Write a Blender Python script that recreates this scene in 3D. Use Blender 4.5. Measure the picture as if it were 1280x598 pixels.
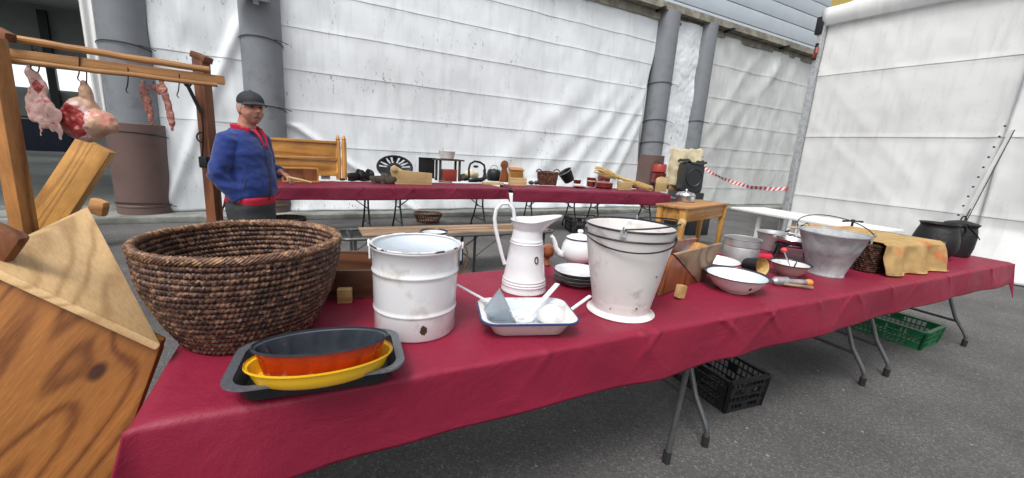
import bpy, bmesh, math, random
from mathutils import Vector, Matrix, noise
R = math.radians
random.seed(7)
for o in list(bpy.data.objects): bpy.data.objects.remove(o)
SC = bpy.context.scene
COL = SC.collection

# ---------------------------------------------------------------- camera
FPX, PITCH, ROLL, EYE = 510.0, R(12.3), R(3.7), 1.36
F_ = Vector((0, math.cos(PITCH), -math.sin(PITCH)))
R0 = Vector((1, 0, 0)); U0 = Vector((0, math.sin(PITCH), math.cos(PITCH)))
RX = R0*math.cos(ROLL) + U0*math.sin(ROLL)
UX = -R0*math.sin(ROLL) + U0*math.cos(ROLL)
cam = bpy.data.cameras.new('camera'); co = bpy.data.objects.new('camera', cam); COL.objects.link(co)
m = Matrix((RX, UX, -F_)).transposed().to_4x4(); m.translation = Vector((0, 0, EYE)); co.matrix_world = m
cam.sensor_width = 36; cam.sensor_fit = 'HORIZONTAL'; cam.lens = FPX/1280*36; cam.clip_end = 500; cam.clip_start = 0.05
SC.camera = co

# ---------------------------------------------------------------- light
w = bpy.data.worlds.new('World'); SC.world = w; w.use_nodes = True
nt = w.node_tree; nt.nodes.clear()
sky = nt.nodes.new('ShaderNodeTexSky'); sky.sky_type = 'NISHITA'; sky.sun_disc = False
SUN_EL, SUN_AZ = R(58), R(200)
sky.sun_elevation = SUN_EL; sky.sun_rotation = SUN_AZ; sky.dust_density = 5; sky.air_density = 1.2
hs = nt.nodes.new('ShaderNodeHueSaturation'); hs.inputs['Saturation'].default_value = 0.22
bg = nt.nodes.new('ShaderNodeBackground'); bg.inputs['Strength'].default_value = 0.15
ow = nt.nodes.new('ShaderNodeOutputWorld')
nt.links.new(sky.outputs[0], hs.inputs['Color']); nt.links.new(hs.outputs[0], bg.inputs[0]); nt.links.new(bg.outputs[0], ow.inputs[0])
sl = bpy.data.lights.new('sun', 'SUN'); sl.energy = 1.5; sl.angle = R(20); sl.color = (1, .97, .93)
so = bpy.data.objects.new('sun', sl); COL.objects.link(so)
sd = Vector((math.sin(SUN_AZ)*math.cos(SUN_EL), math.cos(SUN_AZ)*math.cos(SUN_EL), math.sin(SUN_EL)))
so.rotation_euler = sd.to_track_quat('Z', 'Y').to_euler()
so.location = (0, 0, 12)
SC.view_settings.view_transform = 'Standard'; SC.view_settings.look = 'None'
SC.view_settings.exposure = 0.28; SC.view_settings.gamma = 1

# ---------------------------------------------------------------- helpers
def ray(px, py): return F_ + RX*((px-640)/FPX) - UX*((py-299)/FPX)
def on(px, py, z):
    v = ray(px, py); t = (z-EYE)/v.z
    return Vector((v.x*t, v.y*t, z))
def scl(p):                                  # photograph pixels per metre at a point
    return FPX/((Vector(p)-Vector((0, 0, EYE))).dot(F_))
def N(x, y=0, z=0): return noise.noise(Vector((x, y, z)))

class MB:
    def __init__(s): s.v = []; s.f = []; s.m = []; s.cur = 0; s.smooth = True
    def add(s, vs, fs):
        b = len(s.v); s.v += [tuple(v) for v in vs]
        for f in fs: s.f.append(tuple(i+b for i in f)); s.m.append(s.cur)
        return b
    def box(s, c, d, rot=None, taper=1.0):
        c = Vector(c); hx, hy, hz = d[0]/2, d[1]/2, d[2]/2
        vs = []
        for z in (-1, 1):
            k = 1 if z > 0 else taper
            for x, y in ((-1, -1), (1, -1), (1, 1), (-1, 1)):
                p = Vector((x*hx*k, y*hy*k, z*hz))
                if rot is not None: p = rot @ p
                vs.append(c+p)
        s.add(vs, [(3, 2, 1, 0), (4, 5, 6, 7), (0, 1, 5, 4), (1, 2, 6, 5), (2, 3, 7, 6), (3, 0, 4, 7)])
        return s
    def bar(s, a, b, w, h=None, up=Vector((0, 0, 1))):
        a = Vector(a); b = Vector(b); h = h or w; d = (b-a)
        L = d.length; x = d.normalized(); y = up.cross(x)
        if y.length < 1e-4: y = Vector((0, 1, 0)).cross(x)
        y.normalize(); z = x.cross(y)
        return s.box((a+b)/2, (L, w, h), Matrix((x, y, z)).transposed())
    def tube(s, pts, r, n=8, cap=True, closed=False):
        pts = [Vector(p) for p in pts]; k = len(pts)
        rr = r if isinstance(r, (list, tuple)) else [r]*k
        vs = []; prev = None
        for i, p in enumerate(pts):
            if closed: t = pts[(i+1) % k]-pts[i-1]
            else: t = pts[min(i+1, k-1)]-pts[max(i-1, 0)]
            t.normalize()
            if prev is None:
                a = Vector((0, 0, 1)) if abs(t.z) < .9 else Vector((1, 0, 0))
                nx = (a - t*a.dot(t)).normalized()
            else:
                nx = prev - t*prev.dot(t)
                nx = nx.normalized() if nx.length > 1e-6 else prev
            prev = nx; ny = t.cross(nx)
            for j in range(n):
                a = 2*math.pi*j/n; vs.append(p+nx*(math.cos(a)*rr[i])+ny*(math.sin(a)*rr[i]))
        fs = []
        for i in range(k if closed else k-1):
            i2 = (i+1) % k
            for j in range(n):
                j2 = (j+1) % n; fs.append((i*n+j, i*n+j2, i2*n+j2, i2*n+j))
        if cap and not closed: fs.append(tuple(range(n-1, -1, -1))); fs.append(tuple((k-1)*n+j for j in range(n)))
        s.add(vs, fs); return s
    def lathe(s, prof, n=64, sx=1, sy=1, c=(0, 0, 0), fn=None, mfn=None, rot=None):
        c = Vector(c); vs = []
        for r, z in prof:
            for j in range(n):
                a = 2*math.pi*j/n; p = Vector((r*math.cos(a)*sx, r*math.sin(a)*sy, z))
                if fn: p = fn(p, a)
                if rot is not None: p = rot @ p
                vs.append(c+p)
        b = len(s.v); s.v += [tuple(v) for v in vs]
        for i in range(len(prof)-1):
            for j in range(n):
                j2 = (j+1) % n
                if prof[i][0] < 1e-6 and prof[i+1][0] < 1e-6: continue
                f = (b+i*n+j, b+i*n+j2, b+(i+1)*n+j2, b+(i+1)*n+j)
                s.f.append(f); s.m.append(mfn((prof[i][1]+prof[i+1][1])/2, 2*math.pi*(j+.5)/n, i) if mfn else s.cur)
        return s
    def grid(s, nx, ny, fn, thick=0):
        vs = [fn(i/(nx-1), j/(ny-1)) for j in range(ny) for i in range(nx)]
        s.add(vs, [(j*nx+i, j*nx+i+1, (j+1)*nx+i+1, (j+1)*nx+i) for j in range(ny-1) for i in range(nx-1)])
        return s
    def prism(s, pts, n, d):               # polygon in space, extruded along n by d
        pts = [Vector(p) for p in pts]; n = Vector(n).normalized()*d; k = len(pts)
        s.add(pts+[p+n for p in pts], [tuple(range(k-1, -1, -1)), tuple(range(k, 2*k))]+[(i, (i+1) % k, k+(i+1) % k, k+i) for i in range(k)])
        return s
    def build(s, name, mats, parent=None, loc=None, rz=None, smooth=True, bevel=0, solid=0, ang=35, sub=0):
        me = bpy.data.meshes.new(name); me.from_pydata(s.v, [], s.f)
        if not isinstance(mats, (list, tuple)): mats = [mats]
        for m in mats: me.materials.append(m)
        me.polygons.foreach_set('material_index', s.m)
        bm = bmesh.new(); bm.from_mesh(me)
        bmesh.ops.remove_doubles(bm, verts=bm.verts, dist=1e-6)
        bmesh.ops.recalc_face_normals(bm, faces=bm.faces)
        if bevel:
            es = [e for e in bm.edges if len(e.link_faces) == 2 and e.calc_face_angle(0) > R(40)]
            bmesh.ops.bevel(bm, geom=es, offset=bevel, segments=2, affect='EDGES', clamp_overlap=True, profile=.6)
        if sub: bmesh.ops.subdivide_edges(bm, edges=bm.edges, cuts=sub, use_grid_fill=True)
        bm.to_mesh(me); bm.free()
        if smooth:
            me.shade_smooth(); me.set_sharp_from_angle(angle=R(ang))
        o = bpy.data.objects.new(name, me); COL.objects.link(o)
        if solid:
            md = o.modifiers.new('thickness', 'SOLIDIFY'); md.thickness = solid; md.offset = 0
        if parent is not None: o.parent = parent
        if loc is not None: o.location = loc
        if rz is not None: o.rotation_euler.z = rz
        return o

def tag(o, label, cat, group=None):
    o['label'] = label; o['category'] = cat
    if group: o['group'] = group
    return o
def struct(o, kind='structure'):
    o['kind'] = kind; return o
def thing(name, label, cat, loc=(0, 0, 0), rz=0, group=None):
    o = bpy.data.objects.new(name, None); COL.objects.link(o); o.empty_display_size = .1
    o.location = loc; o.rotation_euler = (0, 0, rz); return tag(o, label, cat, group)
def copy_tree(o, parent=None):
    c = o.copy(); COL.objects.link(c); c.parent = parent
    for ch in [x for x in bpy.data.objects if x.parent == o]: copy_tree(ch, c)
    return c
def arc(c, r, a0, a1, n, plane='xz', ry=None):
    ry = ry or r; c = Vector(c); out = []
    for i in range(n+1):
        a = a0+(a1-a0)*i/n; x = math.cos(a)*r; y = math.sin(a)*ry
        out.append(c+(Vector((x, 0, y)) if plane == 'xz' else Vector((0, x, y)) if plane == 'yz' else Vector((x, y, 0))))
    return out
def remesh(o, vox, smooth_it=0, disp=None):
    md = o.modifiers.new('r', 'REMESH'); md.mode = 'VOXEL'; md.voxel_size = vox; md.use_smooth_shade = True
    if smooth_it:
        ms = o.modifiers.new('s', 'SMOOTH'); ms.iterations = smooth_it; ms.factor = .5
    dg = bpy.context.evaluated_depsgraph_get(); dg.update()
    me = bpy.data.meshes.new_from_object(o.evaluated_get(dg), depsgraph=dg)
    mats = list(o.data.materials); o.modifiers.clear(); o.data = me
    me.materials.clear()
    for m in mats: me.materials.append(m)
    if disp:
        nrm = [v.normal.copy() for v in me.vertices]
        for v, n in zip(me.vertices, nrm): v.co = v.co + n*disp(v.co)
    me.shade_smooth()
    return o

# ---------------------------------------------------------------- materials
def mat(name, col, rough=.6, metal=0, var=.12, vs=6, col2=None, c2t=(.45, .65), c2s=5, bump=.1, bs=40, spec=.5, coat=0, stretch=None, sheen=0, detail=6):
    m = bpy.data.materials.new(name); m.use_nodes = True; t = m.node_tree; L = t.links
    b = t.nodes['Principled BSDF']
    tc = t.nodes.new('ShaderNodeTexCoord'); src = tc.outputs['Object']
    if stretch:
        mp = t.nodes.new('ShaderNodeMapping'); mp.inputs['Scale'].default_value = stretch; L.new(src, mp.inputs[0]); src = mp.outputs[0]
    def nz(scale, det=detail, rgh=.6):
        n = t.nodes.new('ShaderNodeTexNoise'); n.inputs['Scale'].default_value = scale; n.inputs['Detail'].default_value = det
        n.inputs['Roughness'].default_value = rgh; L.new(src, n.inputs['Vector']); return n
    n1 = nz(vs)
    mr = t.nodes.new('ShaderNodeMapRange'); mr.inputs[1].default_value = .25; mr.inputs[2].default_value = .75
    mr.inputs[3].default_value = 1-var; mr.inputs[4].default_value = 1+var; L.new(n1.outputs[0], mr.inputs[0])
    mul = t.nodes.new('ShaderNodeMix'); mul.data_type = 'RGBA'; mul.blend_type = 'MULTIPLY'; mul.inputs[0].default_value = 1
    if col2:
        n2 = nz(c2s, 8); rp = t.nodes.new('ShaderNodeMapRange'); rp.inputs[1].default_value = c2t[0]; rp.inputs[2].default_value = c2t[1]
        L.new(n2.outputs[0], rp.inputs[0]); mx = t.nodes.new('ShaderNodeMix'); mx.data_type = 'RGBA'
        mx.inputs[6].default_value = (*col, 1); mx.inputs[7].default_value = (*col2, 1); L.new(rp.outputs[0], mx.inputs[0])
        L.new(mx.outputs[2], mul.inputs[6])
    else: mul.inputs[6].default_value = (*col, 1)
    L.new(mr.outputs[0], mul.inputs[7]); L.new(mul.outputs[2], b.inputs['Base Color'])
    b.inputs['Metallic'].default_value = metal; b.inputs['Specular IOR Level'].default_value = spec
    n3 = nz(vs*2.3); m3 = t.nodes.new('ShaderNodeMapRange'); m3.inputs[3].default_value = max(.03, rough-.13); m3.inputs[4].default_value = min(1, rough+.13)
    L.new(n3.outputs[0], m3.inputs[0]); L.new(m3.outputs[0], b.inputs['Roughness'])
    if coat: b.inputs['Coat Weight'].default_value = coat; b.inputs['Coat Roughness'].default_value = .15
    if sheen: b.inputs['Sheen Weight'].default_value = sheen
    if bump:
        nb = nz(bs, 8); bp = t.nodes.new('ShaderNodeBump'); bp.inputs['Strength'].default_value = bump; bp.inputs['Distance'].default_value = .02
        L.new(nb.outputs[0], bp.inputs['Height']); L.new(bp.outputs[0], b.inputs['Normal'])
    return m

def wood(name, c1, c2, axis='X', scale=9, rough=.55, knot=None, dark=None, bump=.15, coat=0):
    m = bpy.data.materials.new(name); m.use_nodes = True; t = m.node_tree; L = t.links
    b = t.nodes['Principled BSDF']; tc = t.nodes.new('ShaderNodeTexCoord')
    mp = t.nodes.new('ShaderNodeMapping'); s = [1, 1, 1]; s['XYZ'.index(axis)] = .09
    mp.inputs['Scale'].default_value = s; L.new(tc.outputs['Object'], mp.inputs[0])
    vec = mp.outputs[0]
    n0 = t.nodes.new('ShaderNodeTexNoise'); n0.inputs['Scale'].default_value = 2.5; n0.inputs['Detail'].default_value = 2; L.new(vec, n0.inputs['Vector'])
    # growth rings: repeating bands of a warped field
    field = n0.outputs[0]
    if knot:
        k = t.nodes.new('ShaderNodeVectorMath'); k.operation = 'DISTANCE'; k.inputs[1].default_value = knot; 
        mk = t.nodes.new('ShaderNodeMapping'); s2 = [1, 1, 1]; s2['XYZ'.index(axis)] = .55; mk.inputs['Scale'].default_value = s2
        L.new(tc.outputs['Object'], mk.inputs[0]); k.inputs[1].default_value = [a*c for a, c in zip(knot, s2)]
        L.new(mk.outputs[0], k.inputs[0])
        e = t.nodes.new('ShaderNodeMath'); e.operation = 'MULTIPLY'; e.inputs[1].default_value = -9; L.new(k.outputs['Value'], e.inputs[0])
        ex = t.nodes.new('ShaderNodeMath'); ex.operation = 'EXPONENT'; L.new(e.outputs[0], ex.inputs[0])
        ad = t.nodes.new('ShaderNodeMath'); ad.operation = 'ADD'; sc_ = t.nodes.new('ShaderNodeMath'); sc_.operation = 'MULTIPLY'; sc_.inputs[1].default_value = .95/scale; L.new(ex.outputs[0], sc_.inputs[0]); L.new(sc_.outputs[0], ad.inputs[0]); L.new(field, ad.inputs[1]); field = ad.outputs[0]
    mu = t.nodes.new('ShaderNodeMath'); mu.operation = 'MULTIPLY'; mu.inputs[1].default_value = scale*24; L.new(field, mu.inputs[0])
    si = t.nodes.new('ShaderNodeMath'); si.operation = 'SINE'; L.new(mu.outputs[0], si.inputs[0])
    n1 = t.nodes.new('ShaderNodeTexNoise'); n1.inputs['Scale'].default_value = 130; n1.inputs['Detail'].default_value = 8; n1.inputs['Roughness'].default_value = .7; L.new(vec, n1.inputs['Vector'])
    ad2 = t.nodes.new('ShaderNodeMath'); ad2.operation = 'MULTIPLY_ADD'; ad2.inputs[1].default_value = -.42; ad2.inputs[2].default_value = .22
    h1 = t.nodes.new('ShaderNodeMath'); h1.operation = 'MULTIPLY_ADD'; h1.inputs[1].default_value = .5; h1.inputs[2].default_value = .5; L.new(si.outputs[0], h1.inputs[0]); h2 = t.nodes.new('ShaderNodeMath'); h2.operation = 'POWER'; h2.inputs[1].default_value = 3; L.new(h1.outputs[0], h2.inputs[0]); L.new(h2.outputs[0], ad2.inputs[0])
    ad3 = t.nodes.new('ShaderNodeMath'); ad3.operation = 'ADD'; L.new(ad2.outputs[0], ad3.inputs[0]); L.new(n1.outputs[0], ad3.inputs[1])
    cr = t.nodes.new('ShaderNodeValToRGB'); cr.color_ramp.elements[0].position = .25; cr.color_ramp.elements[1].position = .9
    cr.color_ramp.elements[0].color = (*c1, 1); cr.color_ramp.elements[1].color = (*c2, 1); L.new(ad3.outputs[0], cr.inputs[0])
    n2 = t.nodes.new('ShaderNodeTexNoise'); n2.inputs['Scale'].default_value = 3.5; n2.inputs['Detail'].default_value = 8; L.new(tc.outputs['Object'], n2.inputs['Vector'])
    mr = t.nodes.new('ShaderNodeMapRange'); mr.inputs[1].default_value = .3; mr.inputs[2].default_value = .7; mr.inputs[3].default_value = .72; mr.inputs[4].default_value = 1.15; L.new(n2.outputs[0], mr.inputs[0])
    mx = t.nodes.new('ShaderNodeMix'); mx.data_type = 'RGBA'; mx.blend_type = 'MULTIPLY'; mx.inputs[0].default_value = 1
    L.new(cr.outputs[0], mx.inputs[6]); L.new(mr.outputs[0], mx.inputs[7]); out = mx.outputs[2]
    if knot:
        kd = t.nodes.new('ShaderNodeMapRange'); kd.inputs[1].default_value = .010; kd.inputs[2].default_value = .020; L.new(k.outputs['Value'], kd.inputs[0])
        m2 = t.nodes.new('ShaderNodeMix'); m2.data_type = 'RGBA'; m2.inputs[6].default_value = (.06, .018, .008, 1); L.new(out, m2.inputs[7]); L.new(kd.outputs[0], m2.inputs[0]); out = m2.outputs[2]
    L.new(out, b.inputs['Base Color']); b.inputs['Roughness'].default_value = rough
    if coat: b.inputs['Coat Weight'].default_value = coat; b.inputs['Coat Roughness'].default_value = .25
    bp = t.nodes.new('ShaderNodeBump'); bp.inputs['Strength'].default_value = bump; bp.inputs['Distance'].default_value = .01
    L.new(ad3.outputs[0], bp.inputs['Height']); L.new(bp.outputs[0], b.inputs['Normal'])
    return m

M = {}
M['enamel'] = mat('white_enamel', (.72, .735, .76), .24, 0, .06, 5, col2=(.46, .43, .38), c2t=(.57, .74), c2s=9, bump=.02, bs=12, coat=.4)
M['enamel_old'] = mat('worn_enamel', (.68, .66, .65), .36, 0, .07, 5, col2=(.40, .36, .31), c2t=(.55, .74), c2s=12, bump=.03, bs=15, coat=.2)
M['enamel_in'] = mat('blue_white_enamel', (.62, .68, .74), .2, 0, .05, 4, bump=.02, bs=10, coat=.5)
M['enamel_pink'] = mat('rosy_enamel', (.42, .30, .29), .35, 0, .12, 7, col2=(.2, .1, .08), c2t=(.6, .75), c2s=12, bump=.03)
M['chip'] = mat('rusty_chip', (.05, .022, .012), .8, 0, .4, 60, bump=.4)
M['rim_dark'] = mat('dark_rim', (.015, .018, .03), .3, 0, .2, 20, col2=(.09, .04, .02), c2t=(.55, .62), c2s=25, bump=.05)
M['rim_blue'] = mat('blue_rim', (.02, .04, .12), .3, 0, .2, 20, bump=0)
M['blackpan'] = mat('black_pan', (.012, .012, .014), .42, 0, .3, 60, bump=.08, bs=200)
M['greypan'] = mat('speckled_grey_pan', (.10, .107, .125), .35, .2, .35, 120, bump=.08, bs=200)
M['nonstick'] = mat('dark_nonstick', (.07, .08, .10), .22, .5, .2, 30, bump=.03)
M['orange'] = mat('orange_enamel', (.40, .032, .004), .28, 0, .12, 9, bump=.01, coat=.5)
M['yellow'] = mat('yellow_enamel', (.80, .46, .012), .28, 0, .06, 9, bump=.01, coat=.5)
M['galv'] = mat('galvanised_zinc', (.40, .42, .43), .6, .1, .15, 14, col2=(.30, .31, .33), c2t=(.42, .6), c2s=18, bump=.05, bs=30)
M['alu'] = mat('dull_aluminium', (.46, .46, .47), .42, .6, .18, 10, col2=(.25, .24, .25), c2t=(.5, .7), c2s=8, bump=.05, bs=50)
M['shiny'] = mat('shiny_steel', (.6, .6, .62), .18, 1, .1, 10, bump=.02)
M['iron'] = mat('cast_iron', (.016, .016, .018), .5, .3, .35, 25, bump=.25, bs=70)
M['wire'] = mat('dark_wire', (.05, .05, .055), .45, .8, .3, 40, bump=.1)
M['legsteel'] = mat('grey_leg_steel', (.12, .125, .13), .38, .6, .2, 20, bump=.05)
M['legdark'] = mat('dark_leg_steel', (.03, .032, .036), .45, .4, .2, 20, bump=.05)
M['rubber'] = mat('black_rubber', (.012, .012, .012), .8, 0, .2, 30, bump=.1)
M['asphalt_hole'] = None
M['navy'] = mat('navy_fleece', (.020, .042, .19), .9, 0, .25, 30, bump=.3, bs=160, sheen=.3, spec=.2)
M['redcloth'] = mat('red_trim', (.50, .015, .04), .85, 0, .2, 30, bump=.2, bs=120)
M['trouser'] = mat('charcoal_trousers', (.035, .038, .042), .9, 0, .25, 20, bump=.3, bs=120)
M['skin'] = mat('ruddy_skin', (.50, .25, .18), .48, 0, .16, 25, col2=(.44, .13, .10), c2t=(.45, .7), c2s=18, bump=.12, bs=70)
M['hair'] = mat('grey_hair', (.30, .28, .26), .7, 0, .3, 80, bump=.5, bs=200)
M['cap'] = mat('dark_cap', (.022, .025, .032), .8, 0, .2, 40, bump=.2, bs=200)
M['plastic_black'] = mat('black_plastic', (.014, .015, .017), .4, 0, .2, 20, bump=.03)
M['plastic_green'] = mat('green_plastic', (.010, .125, .045), .38, 0, .2, 12, bump=.03)
M['red_box'] = mat('dark_red_paint', (.24, .03, .02), .5, 0, .2, 20, bump=.1)
M['red_enamel'] = mat('red_glazed', (.15, .020, .014), .25, 0, .3, 14, bump=.02, coat=.4)
M['cream'] = mat('cream_card', (.60, .53, .36), .8, 0, .15, 12, bump=.2)
M['straw'] = mat('straw', (.55, .38, .15), .75, 0, .35, 40, bump=.3)
M['burlap'] = mat('ochre_sacking', (.46, .31, .135), .95, 0, .22, 14, col2=(.52, .17, .07), c2t=(.57, .66), c2s=5, bump=.5, bs=260, spec=.15)
M['concrete'] = mat('pale_concrete', (.24, .25, .235), .9, 0, .2, 8, col2=(.13, .14, .12), c2t=(.45, .65), c2s=3, bump=.3, bs=60)
M['column'] = mat('grey_column_paint', (.19, .205, .225), .5, 0, .08, 5, col2=(.13, .14, .15), c2t=(.55, .75), c2s=3, bump=.05)
M['brown'] = mat('brown_cladding', (.135, .085, .075), .55, 0, .1, 6, col2=(.09, .06, .055), c2t=(.5, .75), c2s=3, bump=.05)
M['cladding'] = mat('blue_grey_cladding', (.50, .56, .62), .45, .1, .05, 2, bump=.03)
M['gutter'] = mat('weathered_gutter', (.20, .19, .16), .7, .1, .3, 6, col2=(.33, .31, .24), c2t=(.45, .6), c2s=4, bump=.2)
M['whitepaint'] = mat('white_paint', (.72, .73, .72), .5, 0, .07, 5, bump=.05)
M['hallgrey'] = mat('hall_wall_grey', (.24, .26, .24), .8, 0, .12, 2, bump=.05)
M['halldark'] = mat('hall_floor', (.13, .145, .14), .6, 0, .25, 2, bump=.1, bs=8)
M['black'] = mat('black_steel', (.012, .013, .014), .5, 0, .2, 10, bump=.05)
M['navybox'] = mat('navy_canvas', (.008, .013, .032), .7, 0, .3, 3, bump=.1)
M['tape_r'] = mat('red_tape', (.62, .06, .07), .4, 0, .08, 20, bump=.05)
M['tape_w'] = mat('white_tape', (.75, .73, .73), .4, 0, .05, 20, bump=.05)
M['meat_fat'] = mat('pale_pork', (.66, .42, .38), .34, 0, .14, 24, col2=(.45, .12, .11), c2t=(.54, .62), c2s=26, bump=.35, bs=45, coat=.3)
M['meat_red'] = mat('raw_red_meat', (.32, .018, .018), .33, 0, .3, 22, col2=(.60, .22, .20), c2t=(.55, .66), c2s=26, bump=.5, bs=45, coat=.4)
M['meat_skin'] = mat('ham_skin', (.62, .40, .26), .45, 0, .15, 10, col2=(.55, .22, .17), c2t=(.48, .62), c2s=9, bump=.3, bs=40, coat=.2)
M['sausage'] = mat('cured_sausage', (.34, .12, .10), .5, 0, .3, 50, col2=(.5, .25, .2), c2t=(.5, .6), c2s=60, bump=.4, bs=60)
M['wood_front'] = wood('amber_pine', (.20, .068, .012), (.50, .215, .055), 'Z', 3.2, .5, coat=.15)
M['wood_front_knot'] = wood('amber_pine_with_knot', (.20, .066, .012), (.50, .215, .055), 'Z', 2.6, .5, knot=(1.0, 0, .62), coat=.15)
M['wood_pale'] = wood('pale_worn_board', (.38, .225, .095), (.62, .42, .21), 'X', 3.5, .7)
M['wood_honey'] = wood('honey_pine', (.30, .125, .02), (.60, .30, .07), 'X', 3, .5, coat=.15)
M['wood_honey_z'] = wood('honey_pine_upright', (.36, .155, .03), (.66, .34, .08), 'Z', 3, .5, coat=.15)
M['wood_rack'] = wood('brown_rack_timber', (.10, .032, .012), (.27, .10, .038), 'Z', 3, .6)
M['wood_rail'] = wood('tan_rail_timber', (.25, .11, .035), (.50, .26, .095), 'X', 3, .6)
M['wood_dark'] = wood('dark_box_wood', (.06, .022, .010), (.17, .062, .026), 'X', 3, .55)
M['wood_red'] = wood('reddish_wood', (.16, .045, .015), (.34, .12, .045), 'Z', 3, .45, coat=.3)
M['wood_block'] = wood('raw_block', (.42, .25, .09), (.65, .45, .20), 'X', 3, .7)
M['wood_bench'] = wood('weathered_slat', (.16, .10, .06), (.37, .25, .155), 'X', 3, .75)
M['wood_cream'] = wood('fresh_light_wood', (.42, .29, .13), (.62, .46, .24), 'X', 3, .65)
M['wood_black'] = wood('old_dark_stave', (.03, .024, .018), (.085, .065, .048), 'Z', 3, .75)
M['eye'] = mat('eye_dark', (.02, .015, .012), .2, 0, .1, 20, bump=0)

def wicker_mat(name, c1, c2, c3, sc=90):
    m = bpy.data.materials.new(name); m.use_nodes = True; t = m.node_tree; L = t.links
    b = t.nodes['Principled BSDF']; tc = t.nodes.new('ShaderNodeTexCoord')
    v = t.nodes.new('ShaderNodeTexVoronoi'); v.inputs['Scale'].default_value = sc; L.new(tc.outputs['Object'], v.inputs['Vector'])
    sp = t.nodes.new('ShaderNodeSeparateColor'); L.new(v.outputs['Color'], sp.inputs[0])
    cr = t.nodes.new('ShaderNodeValToRGB'); e = cr.color_ramp.elements; e[0].position = 0; e[0].color = (*c1, 1); e[1].position = .97; e[1].color = (*c3, 1)
    x = e.new(.6); x.color = (*c2, 1); L.new(sp.outputs[0], cr.inputs[0]); L.new(cr.outputs[0], b.inputs['Base Color'])
    n = t.nodes.new('ShaderNodeTexNoise'); n.inputs['Scale'].default_value = 220; L.new(tc.outputs['Object'], n.inputs['Vector'])
    bp = t.nodes.new('ShaderNodeBump'); bp.inputs['Strength'].default_value = .4; bp.inputs['Distance'].default_value = .005
    L.new(n.outputs[0], bp.inputs['Height']); L.new(bp.outputs[0], b.inputs['Normal']); b.inputs['Roughness'].default_value = .42
    return m
M['coil'] = wicker_mat('coiled_bramble', (.024, .010, .007), (.078, .032, .019), (.23, .125, .075), 80)
M['coil_rim'] = wicker_mat('rim_bramble', (.06, .024, .015), (.16, .075, .04), (.36, .21, .11), 110)
M['wicker_dark'] = wicker_mat('dark_wicker', (.010, .007, .005), (.045, .022, .012), (.12, .05, .03), 60)
M['wicker_red'] = wicker_mat('red_brown_wicker', (.035, .012, .008), (.11, .04, .022), (.22, .11, .06), 60)

def asphalt():
    m = bpy.data.materials.new('asphalt'); m.use_nodes = True; t = m.node_tree; L = t.links
    b = t.nodes['Principled BSDF']; tc = t.nodes.new('ShaderNodeTexCoord')
    def nz(s, d=6, r=.6):
        n = t.nodes.new('ShaderNodeTexNoise'); n.inputs['Scale'].default_value = s; n.inputs['Detail'].default_value = d; n.inputs['Roughness'].default_value = r
        L.new(tc.outputs['Object'], n.inputs['Vector']); return n
    v = t.nodes.new('ShaderNodeTexVoronoi'); v.inputs['Scale'].default_value = 130; L.new(tc.outputs['Object'], v.inputs['Vector'])
    sp = t.nodes.new('ShaderNodeSeparateColor'); L.new(v.outputs['Color'], sp.inputs[0])
    cr = t.nodes.new('ShaderNodeValToRGB'); e = cr.color_ramp.elements
    e[0].position = 0; e[0].color = (.072, .070, .071, 1); e[1].position = 1; e[1].color = (.215, .205, .20, 1)
    x = e.new(.55); x.color = (.108, .105, .105, 1); x = e.new(.90); x.color = (.138, .134, .131, 1)
    L.new(sp.outputs[0], cr.inputs[0])
    n1 = nz(1.3, 8); mr = t.nodes.new('ShaderNodeMapRange'); mr.inputs[1].default_value = .3; mr.inputs[2].default_value = .7; mr.inputs[3].default_value = .66; mr.inputs[4].default_value = 1.22; L.new(n1.outputs[0], mr.inputs[0])
    mx = t.nodes.new('ShaderNodeMix'); mx.data_type = 'RGBA'; mx.blend_type = 'MULTIPLY'; mx.inputs[0].default_value = 1; L.new(cr.outputs[0], mx.inputs[6]); L.new(mr.outputs[0], mx.inputs[7])
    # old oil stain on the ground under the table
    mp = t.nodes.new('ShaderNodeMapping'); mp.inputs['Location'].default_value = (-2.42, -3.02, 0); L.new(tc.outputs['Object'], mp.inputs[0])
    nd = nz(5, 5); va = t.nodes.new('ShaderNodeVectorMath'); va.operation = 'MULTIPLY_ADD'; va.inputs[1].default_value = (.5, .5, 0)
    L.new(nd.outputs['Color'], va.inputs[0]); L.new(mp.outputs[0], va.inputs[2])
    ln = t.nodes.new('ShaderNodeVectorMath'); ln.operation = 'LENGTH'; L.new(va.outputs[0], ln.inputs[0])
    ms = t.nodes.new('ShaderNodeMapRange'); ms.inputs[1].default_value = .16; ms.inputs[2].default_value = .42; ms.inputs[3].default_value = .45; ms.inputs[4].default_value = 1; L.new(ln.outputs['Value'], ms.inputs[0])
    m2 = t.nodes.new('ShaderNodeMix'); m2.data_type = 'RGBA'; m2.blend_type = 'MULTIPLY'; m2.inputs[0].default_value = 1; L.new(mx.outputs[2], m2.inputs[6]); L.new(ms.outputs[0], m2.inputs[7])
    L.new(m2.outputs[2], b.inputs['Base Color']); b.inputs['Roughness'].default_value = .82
    n2 = nz(110, 6, .7); bp = t.nodes.new('ShaderNodeBump'); bp.inputs['Strength'].default_value = .7; bp.inputs['Distance'].default_value = .02; L.new(n2.outputs[0], bp.inputs['Height']); L.new(bp.outputs[0], b.inputs['Normal'])
    return m
M['asphalt'] = asphalt()

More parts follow.
